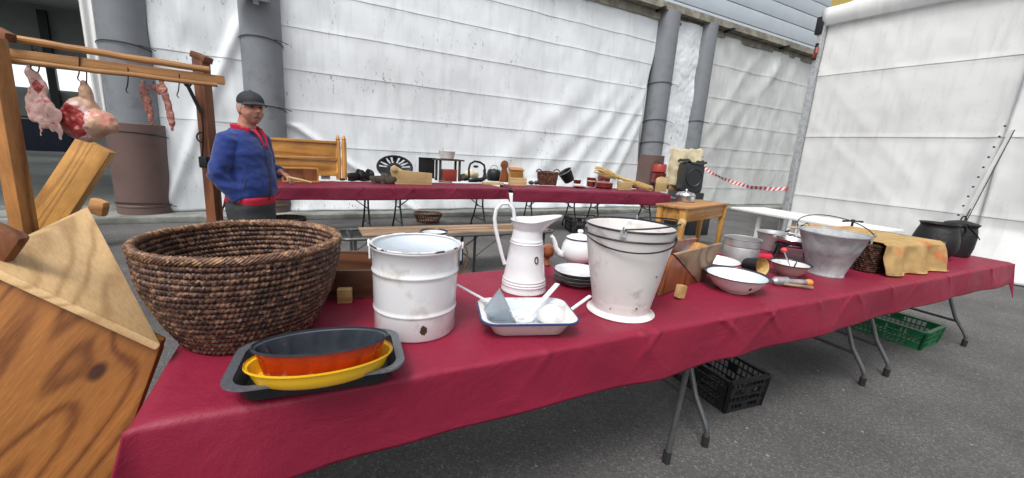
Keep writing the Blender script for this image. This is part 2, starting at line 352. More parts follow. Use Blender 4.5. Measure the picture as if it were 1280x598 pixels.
def tarp_mat(name, col, mildew=1.0, rough=.45):
    m = bpy.data.materials.new(name); m.use_nodes = True; t = m.node_tree; L = t.links
    b = t.nodes['Principled BSDF']; tc = t.nodes.new('ShaderNodeTexCoord')
    def nz(s, d=6, st=(1, 1, 1), r=.6):
        mp = t.nodes.new('ShaderNodeMapping'); mp.inputs['Scale'].default_value = st; L.new(tc.outputs['Object'], mp.inputs[0])
        n = t.nodes.new('ShaderNodeTexNoise'); n.inputs['Scale'].default_value = s; n.inputs['Detail'].default_value = d; n.inputs['Roughness'].default_value = r
        L.new(mp.outputs[0], n.inputs['Vector']); return n
    def rng(n, a, b_, c, d):
        q = t.nodes.new('ShaderNodeMapRange'); q.inputs[1].default_value = a; q.inputs[2].default_value = b_; q.inputs[3].default_value = c; q.inputs[4].default_value = d
        L.new(n, q.inputs[0]); return q.outputs[0]
    broad = rng(nz(.7, 5).outputs[0], .3, .7, .90, 1.05)
    streak = rng(nz(3, 8, (2.5, 1, .35)).outputs[0], .5, .8, 1, .82)
    m1 = t.nodes.new('ShaderNodeMath'); m1.operation = 'MULTIPLY'; L.new(broad, m1.inputs[0]); L.new(streak, m1.inputs[1])
    mx = t.nodes.new('ShaderNodeMix'); mx.data_type = 'RGBA'; mx.blend_type = 'MULTIPLY'; mx.inputs[0].default_value = 1
    mx.inputs[6].default_value = (*col, 1); L.new(m1.outputs[0], mx.inputs[7])
    # mildew specks, in patches
    spk = rng(nz(26, 3, (1, 1, .35), .7).outputs[0], .60, .68, 0, 1)
    pat = rng(nz(1.6, 4, (1, 1, .7)).outputs[0], .50, .62, 0, .85*mildew)
    mm = t.nodes.new('ShaderNodeMath'); mm.operation = 'MULTIPLY'; L.new(spk, mm.inputs[0]); L.new(pat, mm.inputs[1])
    m2 = t.nodes.new('ShaderNodeMix'); m2.data_type = 'RGBA'; L.new(mm.outputs[0], m2.inputs[0]); L.new(mx.outputs[2], m2.inputs[6]); m2.inputs[7].default_value = (.16, .17, .14, 1)
    L.new(m2.outputs[2], b.inputs['Base Color']); b.inputs['Roughness'].default_value = rough
    nb = nz(2.2, 8, (1, 1, 1), .55); bp = t.nodes.new('ShaderNodeBump'); bp.inputs['Strength'].default_value = .13; bp.inputs['Distance'].default_value = .06
    L.new(nb.outputs[0], bp.inputs['Height']); L.new(bp.outputs[0], b.inputs['Normal'])
    return m
M['tarp'] = tarp_mat('white_tarpaulin', (.77, .81, .84), 1.0)
M['tarp_clean'] = tarp_mat('white_tent_sheet', (.74, .75, .745), .25)
M['tarp_grey'] = tarp_mat('greyish_tarpaulin', (.62, .64, .635), .5)
M['seam'] = mat('tarp_seam', (.36, .37, .38), .7, 0, .3, 4, bump=.1)

def cloth_mat(name, col, col_dark, fold=.5):
    m = mat(name, col, .52, 0, .10, 3, col2=col_dark, c2t=(.4, .8), c2s=1.4, bump=0, spec=.28, sheen=0)
    t = m.node_tree; L = t.links; b = t.nodes['Principled BSDF']; tc = t.nodes.new('ShaderNodeTexCoord')
    a = t.nodes.new('ShaderNodeTexNoise'); a.inputs['Scale'].default_value = 5; a.inputs['Detail'].default_value = 9; a.inputs['Roughness'].default_value = .62; a.inputs['Distortion'].default_value = .8
    L.new(tc.outputs['Object'], a.inputs['Vector'])
    c = t.nodes.new('ShaderNodeTexVoronoi'); c.inputs['Scale'].default_value = 220; L.new(tc.outputs['Object'], c.inputs['Vector'])
    b1 = t.nodes.new('ShaderNodeBump'); b1.inputs['Strength'].default_value = fold; b1.inputs['Distance'].default_value = .02; L.new(a.outputs[0], b1.inputs['Height'])
    b2 = t.nodes.new('ShaderNodeBump'); b2.inputs['Strength'].default_value = .18; b2.inputs['Distance'].default_value = .002; L.new(c.outputs[0], b2.inputs['Height']); L.new(b1.outputs[0], b2.inputs['Normal'])
    L.new(b2.outputs[0], b.inputs['Normal']); return m
M['cloth'] = cloth_mat('crimson_tablecloth', (.235, .0135, .040), (.175, .010, .029))
M['cloth_far'] = cloth_mat('wine_tablecloth', (.16, .012, .035), (.12, .010, .028), .8)

# ================================================================ SETTING
MBx = MB()
MBx.grid(2, 2, lambda a, b: Vector((-90+180*a, -60+150*b, 0)))
struct(MBx.build('ground', M['asphalt'], smooth=False))

b = MB()
for i in range(420):
    x, y = random.uniform(-1, 6), random.uniform(.6, 6.5); r_ = random.uniform(.002, .006)*(1 if i % 25 else 2.0); a_ = random.uniform(0, 3)
    b.box((x, y, r_*.3), (r_*2, r_*1.4, r_*.9), Matrix.Rotation(a_, 3, 'Z'))
struct(b.build('loose_grit', mat('pale_grit', (.30, .28, .26), .8, 0, .4, 30), smooth=False), 'stuff')
WA = R(28.8); UW = Vector((math.cos(WA), math.sin(WA), 0)); NW = Vector((math.sin(WA), -math.cos(WA), 0))
W0 = Vector((-3.4, 6.95, 0))
def wb(t, out, z): return W0 + UW*t + NW*out + Vector((0, 0, z))
RW = Matrix((UW, -NW, Vector((0, 0, 1)))).transposed()
b = MB(); b.box(wb(-2, -.40, .045), (34, 1.25, .09), RW)
struct(b.build('kerb', M['concrete'], bevel=.012))
b = MB(); b.box(wb(-9.5, -11.1, .04), (15.5, 20, .08), RW)
struct(b.build('hall_floor', M['halldark'], smooth=False))

# hall seen through the opening at the left
h = thing('hall', 'dim grey hall interior behind the meat rack, with a pale band of windows', 'building', wb(-9, -15, 0), WA)
def hl(t, out, z): return Vector((t+9, -(out+15), z))
def hbox(n, m, t, out, z, d, par=None, **k):
    b = MB(); b.box(hl(t, out, z), d); return b.build(n, m, par or h, **k)
hbox('end_wall', M['hallgrey'], -20.2, -10.6, 3.2, (.2, 20, 6.4))
hbox('back_wall', M['hallgrey'], -9.2, -20.7, 3.2, (21.8, .2, 6.4))
for i in range(5): hbox('roof_strip', M['hallgrey'], -8.8, -2.9-4.1*i, 6.5, (23.2, 2.6, .2))  # unseen roof split into strips; gaps added to let light into the hall
M['daylit'] = mat('daylit_window', (.7, .72, .74), .5, 0, .05, 3, bump=0); M['daylit'].node_tree.nodes['Principled BSDF'].inputs['Emission Color'].default_value = (.9, .95, 1, 1); M['daylit'].node_tree.nodes['Principled BSDF'].inputs['Emission Strength'].default_value = 1.0
hbox('window_band', M['daylit'], -9.2, -20.56, 3.25, (21.4, .06, .95))
hbox('window_band', M['daylit'], -20.06, -10.6, 3.25, (.06, 19.6, .95))
for t in (-17, -13.5, -10, -6.5): hbox('post', M['black'], t, -20.4, 3.1, (.3, .2, 6.2))
c = hbox('post', M['black'], -8.0, -6.0, 3.1, (.30, .30, 6.2))
hbox('side_wall', M['hallgrey'], 2.0, -10.6, 3.2, (.2, 19.8, 6.4))
# things standing in the hall
for (t, o_, w_, hh, lab) in ((-16, -17, 4.5, 1.45, 'long navy covered counter at the back of the hall, the left one'), (-10.6, -17.3, 4.2, 1.35, 'navy covered counter at the back of the hall, behind the hanging ham')):
    cn = thing('covered_counter', lab, 'counter', wb(t, o_, .08), WA, 'covered counters in the hall')
    b = MB(); b.box((0, 0, hh/2-.05), (w_, 1.0, hh-.1)); b.build('skirt', M['navybox'], cn, bevel=.03)
    b = MB(); b.box((0, 0, hh), (w_+.1, 1.1, .06)); b.build('counter_top', M['black'], cn, bevel=.01)

# ---- columns
def column(t, rb, rt, label, zb=.09, brown=None, out=-.3, ties=(), top=4.9, lean=0):
    c = thing('round_column', label, 'column', wb(t, out, 0), WA, 'grey columns of the building')
    b = MB(); b.lathe([(0, zb+.3), (rt, zb+.3), (rt, top), (0, top)], 48); b.build('shaft', M['column'], c)
    if brown:
        b = MB(); b.lathe([(0, zb), (rb*1.0, zb), (rb, zb+.10), (rb+.008, zb+.11), (rb+.008, zb+.13), (rb, zb+.14), (rb+.01, brown-.02), (rb+.012, brown), (rt, brown+.01)], 48,
                          fn=lambda p, a: p*1.0+Vector((0, 0, 0)))
        b.build('cladding', M['brown'], c)
    for z in ties:
        b = MB(); rr = (rb if brown and z < brown else rt)+.014
        b.tube([(rr*math.cos(a), rr*math.sin(a), z+.05*math.cos(a+1.9)) for a in [i*math.pi/18 for i in range(36)]], .007, 6, closed=True)
        b.tube([(rr*math.cos(-.9), rr*math.sin(-.9), z+.04), (rr*math.cos(-.7)+.05, rr*math.sin(-.9)-.03, z+.02), (rr*math.cos(-.6)+.13, rr*math.sin(-.9)-.03, z-.01)], .006, 6)
        b.build('cable_tie', M['black'], c)
    return c
column(-2.32, .335, .29, 'widest grey column with brown cladding round its foot, behind the meat rack', brown=1.38, ties=(2.4, 1.22, .22))
column(-.68, .31, .285, 'grey column behind the man with a lamp box near its top', zb=.09, brown=.95, ties=(2.75, 1.75))
column(8.05, .36, .29, 'grey column with a brown foot behind the right end of the far table', brown=1.45, ties=(3.2, 2.3, 1.75))
column(9.55, .25, .25, 'slimmer grey column right of the crinkled sheet, behind the loudspeaker', brown=None, ties=(2.4, 1.5))
lb = thing('lamp_box', 'small blue grey lamp box fixed high on the column behind the man', 'lamp', wb(-.78, .10, 3.34), WA)
b = MB(); b.box((0, 0, 0), (.52, .26, .09)); b.build('housing', M['cladding'], lb, bevel=.012)
b = MB(); b.box((0, 0, -.052), (.46, .20, .012)); b.build('lens', M['whitepaint'], lb)
b = MB(); b.box((.08, -.03, -.10), (.07, .07, .10)); b.build('bracket', M['column'], lb)
# dark window strip right of the second column
ws = thing('window_strip', 'narrow dark window strip between the second column and the big tarpaulin', 'window', wb(-.24, -.5, 0), WA)
b = MB(); b.box((0, 0, 3.3), (.36, .06, 1.5)); b.build('pane', M['black'], ws)
b = MB(); b.box((0, 0, 1.35), (.36, .07, 1.9)); b.build('panel', M['gutter'], ws)

# ---- tarpaulins: sheets hung on the building front
def sheet(name, label, t0, t1, z0, z1, seams, m, fn, nx=120, ny=90, edge=None, out=-.32, base=wb, ang=WA, cat='tarpaulin', grp='white tarpaulins hung on the building', tilt_seam=0):
    root = base(t0, out, 0)
    def pos(a, c):
        z = z0+(z1-z0)*c
        ta, tb = edge(z) if edge else (t0, t1)
        t = ta+(tb-ta)*a
        s = 0
        for zs in seams: s += .005*math.exp(-((z-zs)/.030)**2)
        d = fn(t, z)+s
        zz = z
        return Vector((t-t0, -d, zz))
    b = MB(); b.grid(nx, ny, pos)
    o = b.build(name, m, None, loc=root, rz=ang, ang=180, solid=.004)
    tag(o, label, cat, grp)
    for zs in seams:
        c = (zs-z0)/(z1-z0); 
        if not 0 < c < 1: continue
        b = MB(); b.tube([pos(i/80, c)+Vector((0, -.004, 0)) for i in range(81)], .0035, 5)
        b.build('seam', M['seam'], o)
    return o
def folds(t, z, k=1.0, s=0):
    return (N(t*.9+s, z*.5, 1)*.10 + N(t*2.3+z*1.2+s, z*.9-t*.4, 2)*.045 + N(t*6+s, z*3, 3)*.014)*k
def fA(t, z):
    d = folds(t, z, 1.0, 5); x = (t+1.98)/1.1
    d += .10*math.sin(t*9+z*1.7)*max(0, 1-z/2.2)*.5 + .06*math.exp(-((t+1.1-(z-2.6)*.4)/.09)**2)
    return d+.05
sheet('tarpaulin', 'narrow creased white tarpaulin hanging between the two left columns, behind the meat rack post', -2.02, -.92, .10, 4.7, (2.45, 1.5), M['tarp'], fA, 70, 110,
      edge=lambda z: (-2.04, -.90-.05*math.sin(z*1.3)))
def fB(t, z):
    d = folds(t, z, .55, 0)
    # big diagonal drapes gathered to the right-hand column
    for k, (tz, sl, wdt, am) in enumerate(((4.6, .95, .30, .05), (5.4, .80, .22, .045), (3.5, 1.05, .35, .03), (6.3, .6, .15, .045), (6.9, .45, .12, .04))):
        c = tz+(z-.9)*sl*1.05
        if t > 0: d += am*math.exp(-((t-c)/wdt)**2)*min(1, max(0, (3.4-z)/1.2))
    d += .10*math.exp(-((t+.30-(1.55-z)*1.4)/.10)**2)*(1 if z < 1.55 else 0)*.8
    if z < .75: d += (0.75-z)*.28 + .05*math.sin(t*1.7)*(.75-z) + .03*N(t*3, z*3, 9)
    return d
sheet('tarpaulin', 'widest white tarpaulin with horizontal seams, hanging behind the far table', -.44, 7.75, .10, 4.86, (4.18, 3.66, 3.07, 2.42, 1.79, 1.2), M['tarp'], fB, 260, 150,
      edge=lambda z: (-.42, 7.80-.22*math.sin(max(0, z-.6)*.9)))
def fC(t, z):
    return .05+N(t*1.5, z*1.5, 1)*.07+abs(N(t*4, z*4, 2))*.018+N(t*10, z*10, 3)*.004
sheet('plastic_sheet', 'crinkled white plastic sheet between the two right columns', 8.3, 9.4, .10, 4.8, (), M['tarp'], fC, 90, 260, cat='sheet', grp='crinkled sheet')
def fD(t, z):
    d = folds(t, z, .7, 11)
    for tz, sl, wd, am in (lambda Q: [(a_, b_, c_*1.4, d_*.55) for a_, b_, c_, d_ in Q])(((10.4, -.25, .16, .07), (11.2, -.2, .2, .06), (12.3, .15, .2, .06), (13.0, .3, .18, .06), (9.9, .8, .15, .05), (10.6, 1.0, .2, .05), (11.6, .5, .12, .04))):
        d += am*math.exp(-((t-tz-(z-2)*sl)/wd)**2)
    return d
sheet('tarpaulin', 'creased white tarpaulin behind the red and white tape, left of the tent corner post', 9.75, 17.0, .10, 4.75, (4.0, 3.15, 2.47, 1.78, 1.25, .62), M['tarp_grey'], fD, 170, 130)
# curtain edge left of first column
b = MB(); b.grid(10, 60, lambda a, c: Vector((-.10+.22*c*0+a*(.10+.12*c)-.05*c, -.02*math.sin(a*9)-.03*math.sin(c*7), 1.4+c*3.4)))
o = b.build('curtain_strip', M['tarp_clean'], None, loc=wb(-2.62+.0, -.30, 0), rz=WA, ang=180, solid=.01); tag(o, 'thin slanting strip of white sheet hanging beside the widest column', 'curtain')

# ---- building above: gutter and cladding
fc = thing('building_front', 'pale blue grey clad building wall with a weathered gutter above the hanging tarpaulins', 'building', wb(0, -.4, 4.8), WA)
b = MB(); b.box((3.5, 0, .10), (24, .5, .05)); b.box((3.5, -.27, .17), (24, .05, .16)); b.box((3.5, -.06, -.02), (24, .12, .18)); b.build('gutter', M['gutter'], fc)
b = MB(); 
for i in range(9): b.box((3.5, .12, .30+i*.42), (24, .06, .40)); 
b.box((3.5, .17, 2.1), (24, .04, 4.0)); b.build('cladding', M['cladding'], fc, bevel=.012)
for i in range(9):
    b = MB(); b.box((-8+i*2.6, -.2, .06), (.06, .42, .07)); b.build('gutter_bracket', M['black'], fc)
b = MB(); b.box((4, 4, -.1), (20, 7.4, .2)); b.build('soffit', M['gutter'], fc)

# ---- tent at the right
TA = R(118.5); TU = Vector((math.cos(TA), math.sin(TA), 0)); TN = Vector((-math.sin(TA), math.cos(TA), 0))   # TN towards the yard
if TN.x > 0: TN = -TN
T0 = Vector((7.0, 5.53, 0))
def tb(t, out, z): return T0 + TU*t + TN*out + Vector((0, 0, z))
tent = thing('tent', 'big white tent at the right with horizontal seams and a slit door edged with eyelets', 'tent', tuple(T0), TA)
def tl(t, out, z): return Vector((t, out*(1 if TN.dot(Vector((-math.sin(TA), math.cos(TA), 0))) > 0 else -1), z))
def fE(t, z):
    d = N(t*.6, z*.5, 21)*.07+N(t*1.8+z*.7, z, 22)*.018+N(t*5, z*4, 23)*.006
    d += .10*math.exp(-((t-.55+(z-1.8)*.16)/.14)**2)*min(1, max(0, (3-z)/1.5))
    for c0, sl in ((1.0, .9), (1.5, 1.1), (.8, .5)):
        d += .006*math.exp(-((t-c0-(z-.9)*sl)/.12)**2)
    if z < .7: d += (.7-z)*.35*math.exp(-((t-.15)/.6)**2)
    return d
def panel(t0, t1, nx, nm, m, z0=.02, z1=3.95, seams=(3.85, 3.06, 1.96, .85), off=0):
    def pos(a, c):
        z = z0+(z1-z0)*c; t = t0+(t1-t0)*a
        if t0 > .3: t = t+(1-a)*(-.10*(z-1.8))*(1 if z < 2.6 else 0)*.0
        return tl(t, fE(t, z)+off+sum(.007*math.exp(-((z-s)/.035)**2) for s in seams), z)
    b = MB(); b.grid(nx, 110, pos); o = b.build(nm, m, tent, ang=180, solid=.005)
    for s in seams[1:]:
        b = MB(); b.tube([pos(i/60, (s-z0)/(z1-z0))+tl(0, .004, 0) for i in range(61)], .004, 5); b.build('seam', M['seam'], o)
    return o
panel(.42, 3.06, 110, 'side_wall', M['tarp_clean'])
panel(-4.5, .47, 150, 'door_flap', M['tarp_clean'], off=.05)
b = MB(); b.prism([tl(.655, .16, .55), tl(.61, .17, .55), tl(.385, .17, 2.05), tl(.42, .17, 2.05)], tl(0, 1, 0), .012); b.build('door_edge', M['tarp_clean'], tent)
b = MB(); b.bar(tl(.60, .185, .5), tl(.375, .185, 2.05), .012, .008); b.build('slit_shade_bar', M['iron'], tent)  # thin dark bar standing in for the shade inside the door slit
for i in range(11):
    b = MB(); z = .7+i*.14; t = .68-(z-.55)*.147+.02
    b.tube([tl(t, .185+.0, z), tl(t, .20, z)], .013, 10); b.build('eyelet', M['iron'], tent)
b = MB(); b.bar(tl(.60, .195, .62), tl(.555, .195, .95), .022, .012); b.build('door_strap', M['brown'], tent)
b = MB(); b.grid(90, 14, lambda a, c: tl(3.12-7.6*a, .06+.06*math.sin(c*2.6)+.02*N(a*9, c, 3), 3.93+.30*c)); b.build('valance', M['tarp_clean'], tent, ang=180, solid=.02)
b = MB(); b.prism([tl(3.1, 0, 4.22), tl(-4.5, 0, 4.22), tl(-4.5, -3, 5.4), tl(3.1, -3, 5.4)], Vector((0, 0, 1)), .02); b.build('roof', M['tarp_clean'], tent)
b = MB(); b.bar(tl(3.12, .03, 0), tl(3.12, .03, 4.22), .10, .12, up=Vector((0, 1, 0))); b.build('corner_post', M['galv'], tent, bevel=.006)
b = MB(); b.box(tl(3.16, .06, 3.95), (.12, .12, .30)); b.box(tl(3.14, .07, 3.5), (.06, .06, .3)); b.build('corner_bracket', M['iron'], tent, bevel=.01)
b = MB(); b.tube([tl(3.1, .14, 3.55), tl(3.08, .18, 3.45), tl(3.12, .17, 3.38)], .03, 8); b.build('ratchet', M['red_box'], tent)
# distant yellow building glimpsed between tent and cladding
yb = thing('yellow_building', 'strip of a yellow building glimpsed between the clad wall and the tent roof', 'building', (13.2, 17.5, 0), R(20))
b = MB(); b.box((0, 0, 4.6), (3.5, 3, 9.2)); b.build('wall', M['yellow_wall'] if 'yellow_wall' in M else mat('yellow_render', (.55, .42, .12), .8), yb)
b = MB(); b.box((0, 0, 9.3), (3.8, 3.3, .2)); b.build('roof', M['gutter'], yb)
b = MB(); b.box((-.6, -1.52, 7.6), (.8, .06, 1.1)); b.build('window', M['black'], yb)

# ---- barrier tape
tp = []
A = on(873, 232, 1.0)
P0, P1 = wb(9.62, .05, 1.30), tb(3.14, .12, .95)
n = 46
for i in range(n+1):
    a = i/n; p = P0.lerp(P1, a); p.z += -.36*4*a*(1-a)*.55 + .02*N(a*8, 3); tp.append(p)
b = MB(); b.smooth = False
dv = (P1-P0).normalized(); 
for i in range(n):
    p, q = tp[i], tp[i+1]; tw = .5*math.sin(i*.33); tw2 = .5*math.sin((i+1)*.33)
    side = Vector((-dv.y, dv.x, 0))
    o1 = Vector((0, 0, .04*math.cos(tw)))+side*.04*math.sin(tw); o2 = Vector((0, 0, .04*math.cos(tw2)))+side*.04*math.sin(tw2)
    sk = (q-p)*.45
    b.cur = i % 2; b.add([p-o1, q-o2, q+o2+sk, p+o1+sk], [(0, 1, 2, 3)])
o = b.build('barrier_tape', [M['tape_w'], M['tape_r']], None, smooth=False, solid=.002); tag(o, 'red and white striped barrier tape strung to the tent corner post', 'tape')

# ================================================================ NEAR TABLES
QA = R(27); QU = Vector((math.cos(QA), math.sin(QA), 0)); QV = Vector((-math.sin(QA), math.cos(QA), 0)); Q0 = Vector((-.772, .745, 0))
def tt(s, q, z=0): return Q0+QU*s+QV*q+Vector((0, 0, z))
TOP = .742

def folding_table(s0, s1, label, frames, origin=tt, ang=QA, width=.78, q0=.03, steel='legsteel', grp='folding tables under the near tablecloth', top='whitepaint', zt=.725):
    root = thing('folding_table', label, 'folding table', tuple(origin(s0, q0)), ang, grp)
    L = s1-s0
    b = MB(); b.box((L/2, width/2, zt-.02), (L, width, .036)); b.build('tabletop', M[top], root, bevel=.012)
    for fr in frames:
        s, kind = fr[0]-s0, fr[1]
        if kind == 'wish':
            for sg in (0, 1):
                g = (lambda q: q) if sg == 0 else (lambda q: width-q)
                b = MB(); b.tube([(s, g(.27), zt-.04), (s, g(.245), .42), (s, g(.16), .22), (s, g(.085), .115), (s, g(.065), .08), (s, g(.065), .03)], .0135, 10)
                lg = b.build('leg', M[steel], root)
                b = MB(); b.tube([(s, g(.065), .055), (s, g(.065), .0)], .0185, 10); b.build('foot_cap', M['rubber'], lg)
            b = MB(); b.tube([(s, .14, .19), (s, width-.14, .19)], .011, 8); b.build('crossbar', M[steel], root)
        else:
            for sg in (0, 1):
                g = (lambda q: q) if sg == 0 else (lambda q: width-q)
                b = MB(); b.tube([(s+fr[2], g(.09), zt-.04), (s, g(.055), .03)], .0135, 10); lg = b.build('leg', M[steel], root)
                b = MB(); b.tube([(s+fr[2]*.05, g(.06), .055), (s, g(.055), .0)], .0185, 10); b.build('foot_cap', M['rubber'], lg)
            b = MB(); b.tube([(s+fr[2]*.6, .085, .42), (s+fr[2]*.6, width-.085, .42)], .011, 8); b.build('crossbar', M[steel], root)
        dirn = 1 if s < L/2 else -1
        b = MB(); b.bar((s, width/2, .40), (s+dirn*.38, width/2, zt-.04), .022, .012); b.bar((s, width/2-.14, .40), (s, width/2+.14, .40), .014, .014); b.build('brace', M['legdark'], root)
    return root
folding_table(.03, 1.91, 'folding table under the near cloth at the end by the big coiled basket', [(.22, 'wish'), (1.78, 'straight', .10)])
folding_table(1.92, 3.70, 'middle folding table under the near cloth, with the black crate below it', [(2.05, 'wish'), (3.55, 'wish')])
folding_table(3.71, 5.36, 'folding table under the near cloth at the end by the tent, above the green crate', [(3.87, 'wish'), (5.20, 'wish')])

TUCKS = [(.55, .5, .008), (1.02, -.8, .010), (1.42, .6, .020), (1.50, -.9, .014), (1.86, 1.2, .020), (1.93, -.5, .014), (2.16, 1.0, .020), (2.22, -1.2, .016), (2.55, .4, .012), (2.86, -.9, .020), (2.92, .8, .014), (3.3, .7, .014), (3.62, -1, .020), (4.05, .8, .018), (4.42, -.6, .020), (4.80, .7, .016), (.2, .3, .006)]
def drape(name, label, L, Wd, hemf, hemb, heml, hemr, m, origin, ang, nx, ny, sd=0, grp=None, zt=TOP, rough=1.0, corner=.0):
    def pos(a, c):
        x = -heml+(L+heml+hemr)*a; y = -hemf+(Wd+hemf+hemb)*c
        ex = -x if x < 0 else (x-L if x > L else 0); ey = -y if y < 0 else (y-Wd if y > Wd else 0)
        sx = -1 if x < 0 else 1; sy = -1 if y < 0 else 1
        px = min(max(x, 0), L); py = min(max(y, 0), Wd)
        z = zt
        wr = (N(x*2.2+sd, y*2.2, .3)*.0035+N(x*6+sd, y*3, 1.3)*.002)*rough
        if ex == 0 and ey == 0:
            e = min(x, L-x, y, Wd-y)
            wr += max(0, .06-e)/.06*(.008*max(0, N(x*7+sd, 5)))*rough
            z += wr+.0008
            if y < .10:
                for ak, sl, am in TUCKS: z += am*.42*math.exp(-((x-ak-sl*y*.8)/.016)**2)*math.exp(-y/.035)
            z -= .007*math.exp(-max(e, 0)/.008)
            return Vector((px, py, z))
        hem_var = (1.12-.055*x if ey and y < 0 and L > 5 else 1)+.07*N(x*.9+sd, 7)+.03*N(x*3+sd, 8)
        if ex and ey:
            d = max(ex, ey)+.55*min(ex, ey); o = .30*min(ex, ey)
            o *= (.45 if sx > 0 else 1); z -= d; px += sx*(.012+o+.08*ex); py += sy*(.012+o+.08*ey)
            return Vector((px, py, z))
        e = ex or ey; dr = e*hem_var
        along = x if ey else y
        rip = (.008*math.sin(along*5.3+sd+2*N(along*1.3, sd))+.005*math.sin(along*13+3*N(along*2.1, sd+2))+.012*N(along*2.5, e*4, sd))*min(1, e/.15)*rough
        out = .006+.025*math.sqrt(e)+rip+.006*max(0, N(along*9, 3, sd+4))*math.exp(-e/.05)*min(1, e/.01)
        z -= dr + .004
        if y < 0:
            for ak, sl, am in TUCKS:
                out += am*math.exp(-((along-ak-sl*e+.02*N(along*9, e*9))/(.014+.16*e))**2)*math.exp(-e/.08)*.6
        if ey: py += sy*out
        else: px += sx*out
        return Vector((px, py, z))
    b = MB(); b.grid(nx, ny, pos)
    o = b.build(name, m, None, loc=tuple(origin), rz=ang, ang=180, solid=.003)
    tag(o, label, 'tablecloth', grp); return o
def nearpos():
    pass
drape('tablecloth', 'long crimson cloth over the near row of folding tables', 5.27, .84, .185, .16, .30, .17, M['cloth'], tt(0, 0), QA, 620, 150, 0)

# ================================================================ BIG WOODEN TROUGH (left foreground)
def onplane(px, py, P0, n):
    v = ray(px, py); t = (P0-Vector((0, 0, EYE))).dot(n)/v.dot(n); return Vector((0, 0, EYE))+v*t
def pzz(px, py, Y):
    v = ray(px, py); t = Y/v.y; return Vector((v.x*t, Y, EYE+v.z*t))
FA = Vector((-.93, 1.0, .80)); FAn = Vector((math.sin(R(24)), -math.cos(R(24)), .10)).normalized()
A = onplane(203, 427, FA, FAn); Bq = onplane(-70, 306, FA, FAn); Bl = onplane(-8, 333, FA, FAn); Cq = onplane(142, 598, FA, FAn)
D = Vector((-1.62, 1.52, 1.06)); 
bd = (Cq-A).normalized(); Cg = A+bd*(A.z/-bd.z)*.985; 
Bg = Bq+Vector((0, 0, -1))*(Bq.z-.02)+Vector((-.08, 0, 0))
back = (D-A); 
E_ = pzz(-4, 312, 1.12); D = pzz(110, 258, 1.5)
tr = thing('wooden_trough', 'huge amber pine trough with a knot in front and a pale sloping lid, left foreground', 'trough', tuple(Vector((Cg.x, Cg.y, 0))), 0)
o0 = Vector((Cg.x, Cg.y, 0))
def q3(p): return p-o0
# front board built in its own frame so that the grain runs along it
ex = (A-Bq).normalized(); nrm = FAn; ez = nrm.cross(ex).normalized()
if ez.z < 0: ez = -ez
fr = Matrix((ex, -nrm, ez)).transposed()
def tof(p): return fr.inverted() @ (p-Cg)
knot = tof(onplane(122, 465, FA, FAn)); 
M['wood_front_knot'] = wood('amber_pine_with_knot', (.17, .052, .010), (.44, .175, .040), 'Z', 8, .5, knot=tuple(knot), coat=.1)
pts = [tof(p) for p in (A, Bq, Bg, Cg)]
for p in pts: p.y = 0
b = MB(); b.prism(pts, (0, 1, 0), .035)
fb = b.build('front_board', M['wood_front_knot'], tr, bevel=.006); fb.matrix_local = Matrix.Translation(q3(Cg)) @ fr.to_4x4()
# lid
def board(name, P, th, m, par, lx, bev=.005):
    c = sum(P, Vector())/len(P); n = (P[1]-P[0]).cross(P[2]-P[0]).normalized()
    if n.z < 0: n = -n
    x = lx.normalized(); x = (x-n*x.dot(n)).normalized(); y = n.cross(x); mm = Matrix((x, y, n)).transposed()
    b = MB(); pp = [mm.inverted() @ (p-c) for p in P]
    b.prism(pp, (0, 0, -1), th); o = b.build(name, m, par, bevel=bev); o.matrix_local = Matrix.Translation(c-o0) @ mm.to_4x4(); return mm, c
up = Vector((0, 0, .008))
A2 = A+ex*.012-nrm*.0+up+Vector((0, -.01, 0)); B2 = Bl+up; D2 = D; E2 = E_
mm, c0 = board('lid', [A2+nrm*.014, B2+nrm*.014, E2, D2], .020, M['wood_pale'], tr, (D2-A2), .006)
# body sides and back under the lid
inn = -nrm*.036
for nm, P in (('side_board', [A+inn+Vector((-.01, 0, -.03)), D+Vector((-.03, -.02, -.05)), Vector((D.x+.05, D.y-.1, .1)), Cg+inn+Vector((0, 0, .02))]),
              ('back_board', [D+Vector((-.04, -.02, -.05)), E_+Vector((.02, -.02, -.05)), Vector((E_.x+.1, E_.y-.1, .1)), Vector((D.x+.03, D.y-.1, .1))])):
    b = MB(); n = (P[1]-P[0]).cross(P[2]-P[0]); 
    if n.dot(Vector((-1, .2, 0)) if nm == 'side_board' else Vector((0, -1, 0))) < 0: n = -n
    b.prism([q3(p) for p in P], n, .028); b.build(nm, M['wood_front'], tr, bevel=.004)
# cleat and knob on the lid, dark end handle
def onlid(px, py): return onplane(px, py, c0, mm.col[2])
k1, k2 = onlid(57, 293), onlid(92, 272)
b = MB(); b.bar(q3(k1)+mm.col[2]*.012, q3(k2)+mm.col[2]*.012, .05, .024, up=mm.col[2]); b.build('cleat', M['wood_rail'], tr, bevel=.005)
k = q3(D)+Vector((.01, .02, .0))
b = MB(); b.box(k+Vector((.01, 0, -.005)), (.060, .035, .065), Matrix.Rotation(.3, 3, 'Y')); b.build('peg', M['wood_rail'], tr, bevel=.018)
e1 = onplane(-45, 285, FA+Vector((0, .05, 0)), FAn); e2 = onplane(24, 322, FA+Vector((0, .05, 0)), FAn)
b = MB(); b.bar(q3(e1)+Vector((0, 0, .0)), q3(e2)+Vector((0, 0, .015)), .045, .085); b.build('handle', M['wood_rack'], tr, bevel=.016)

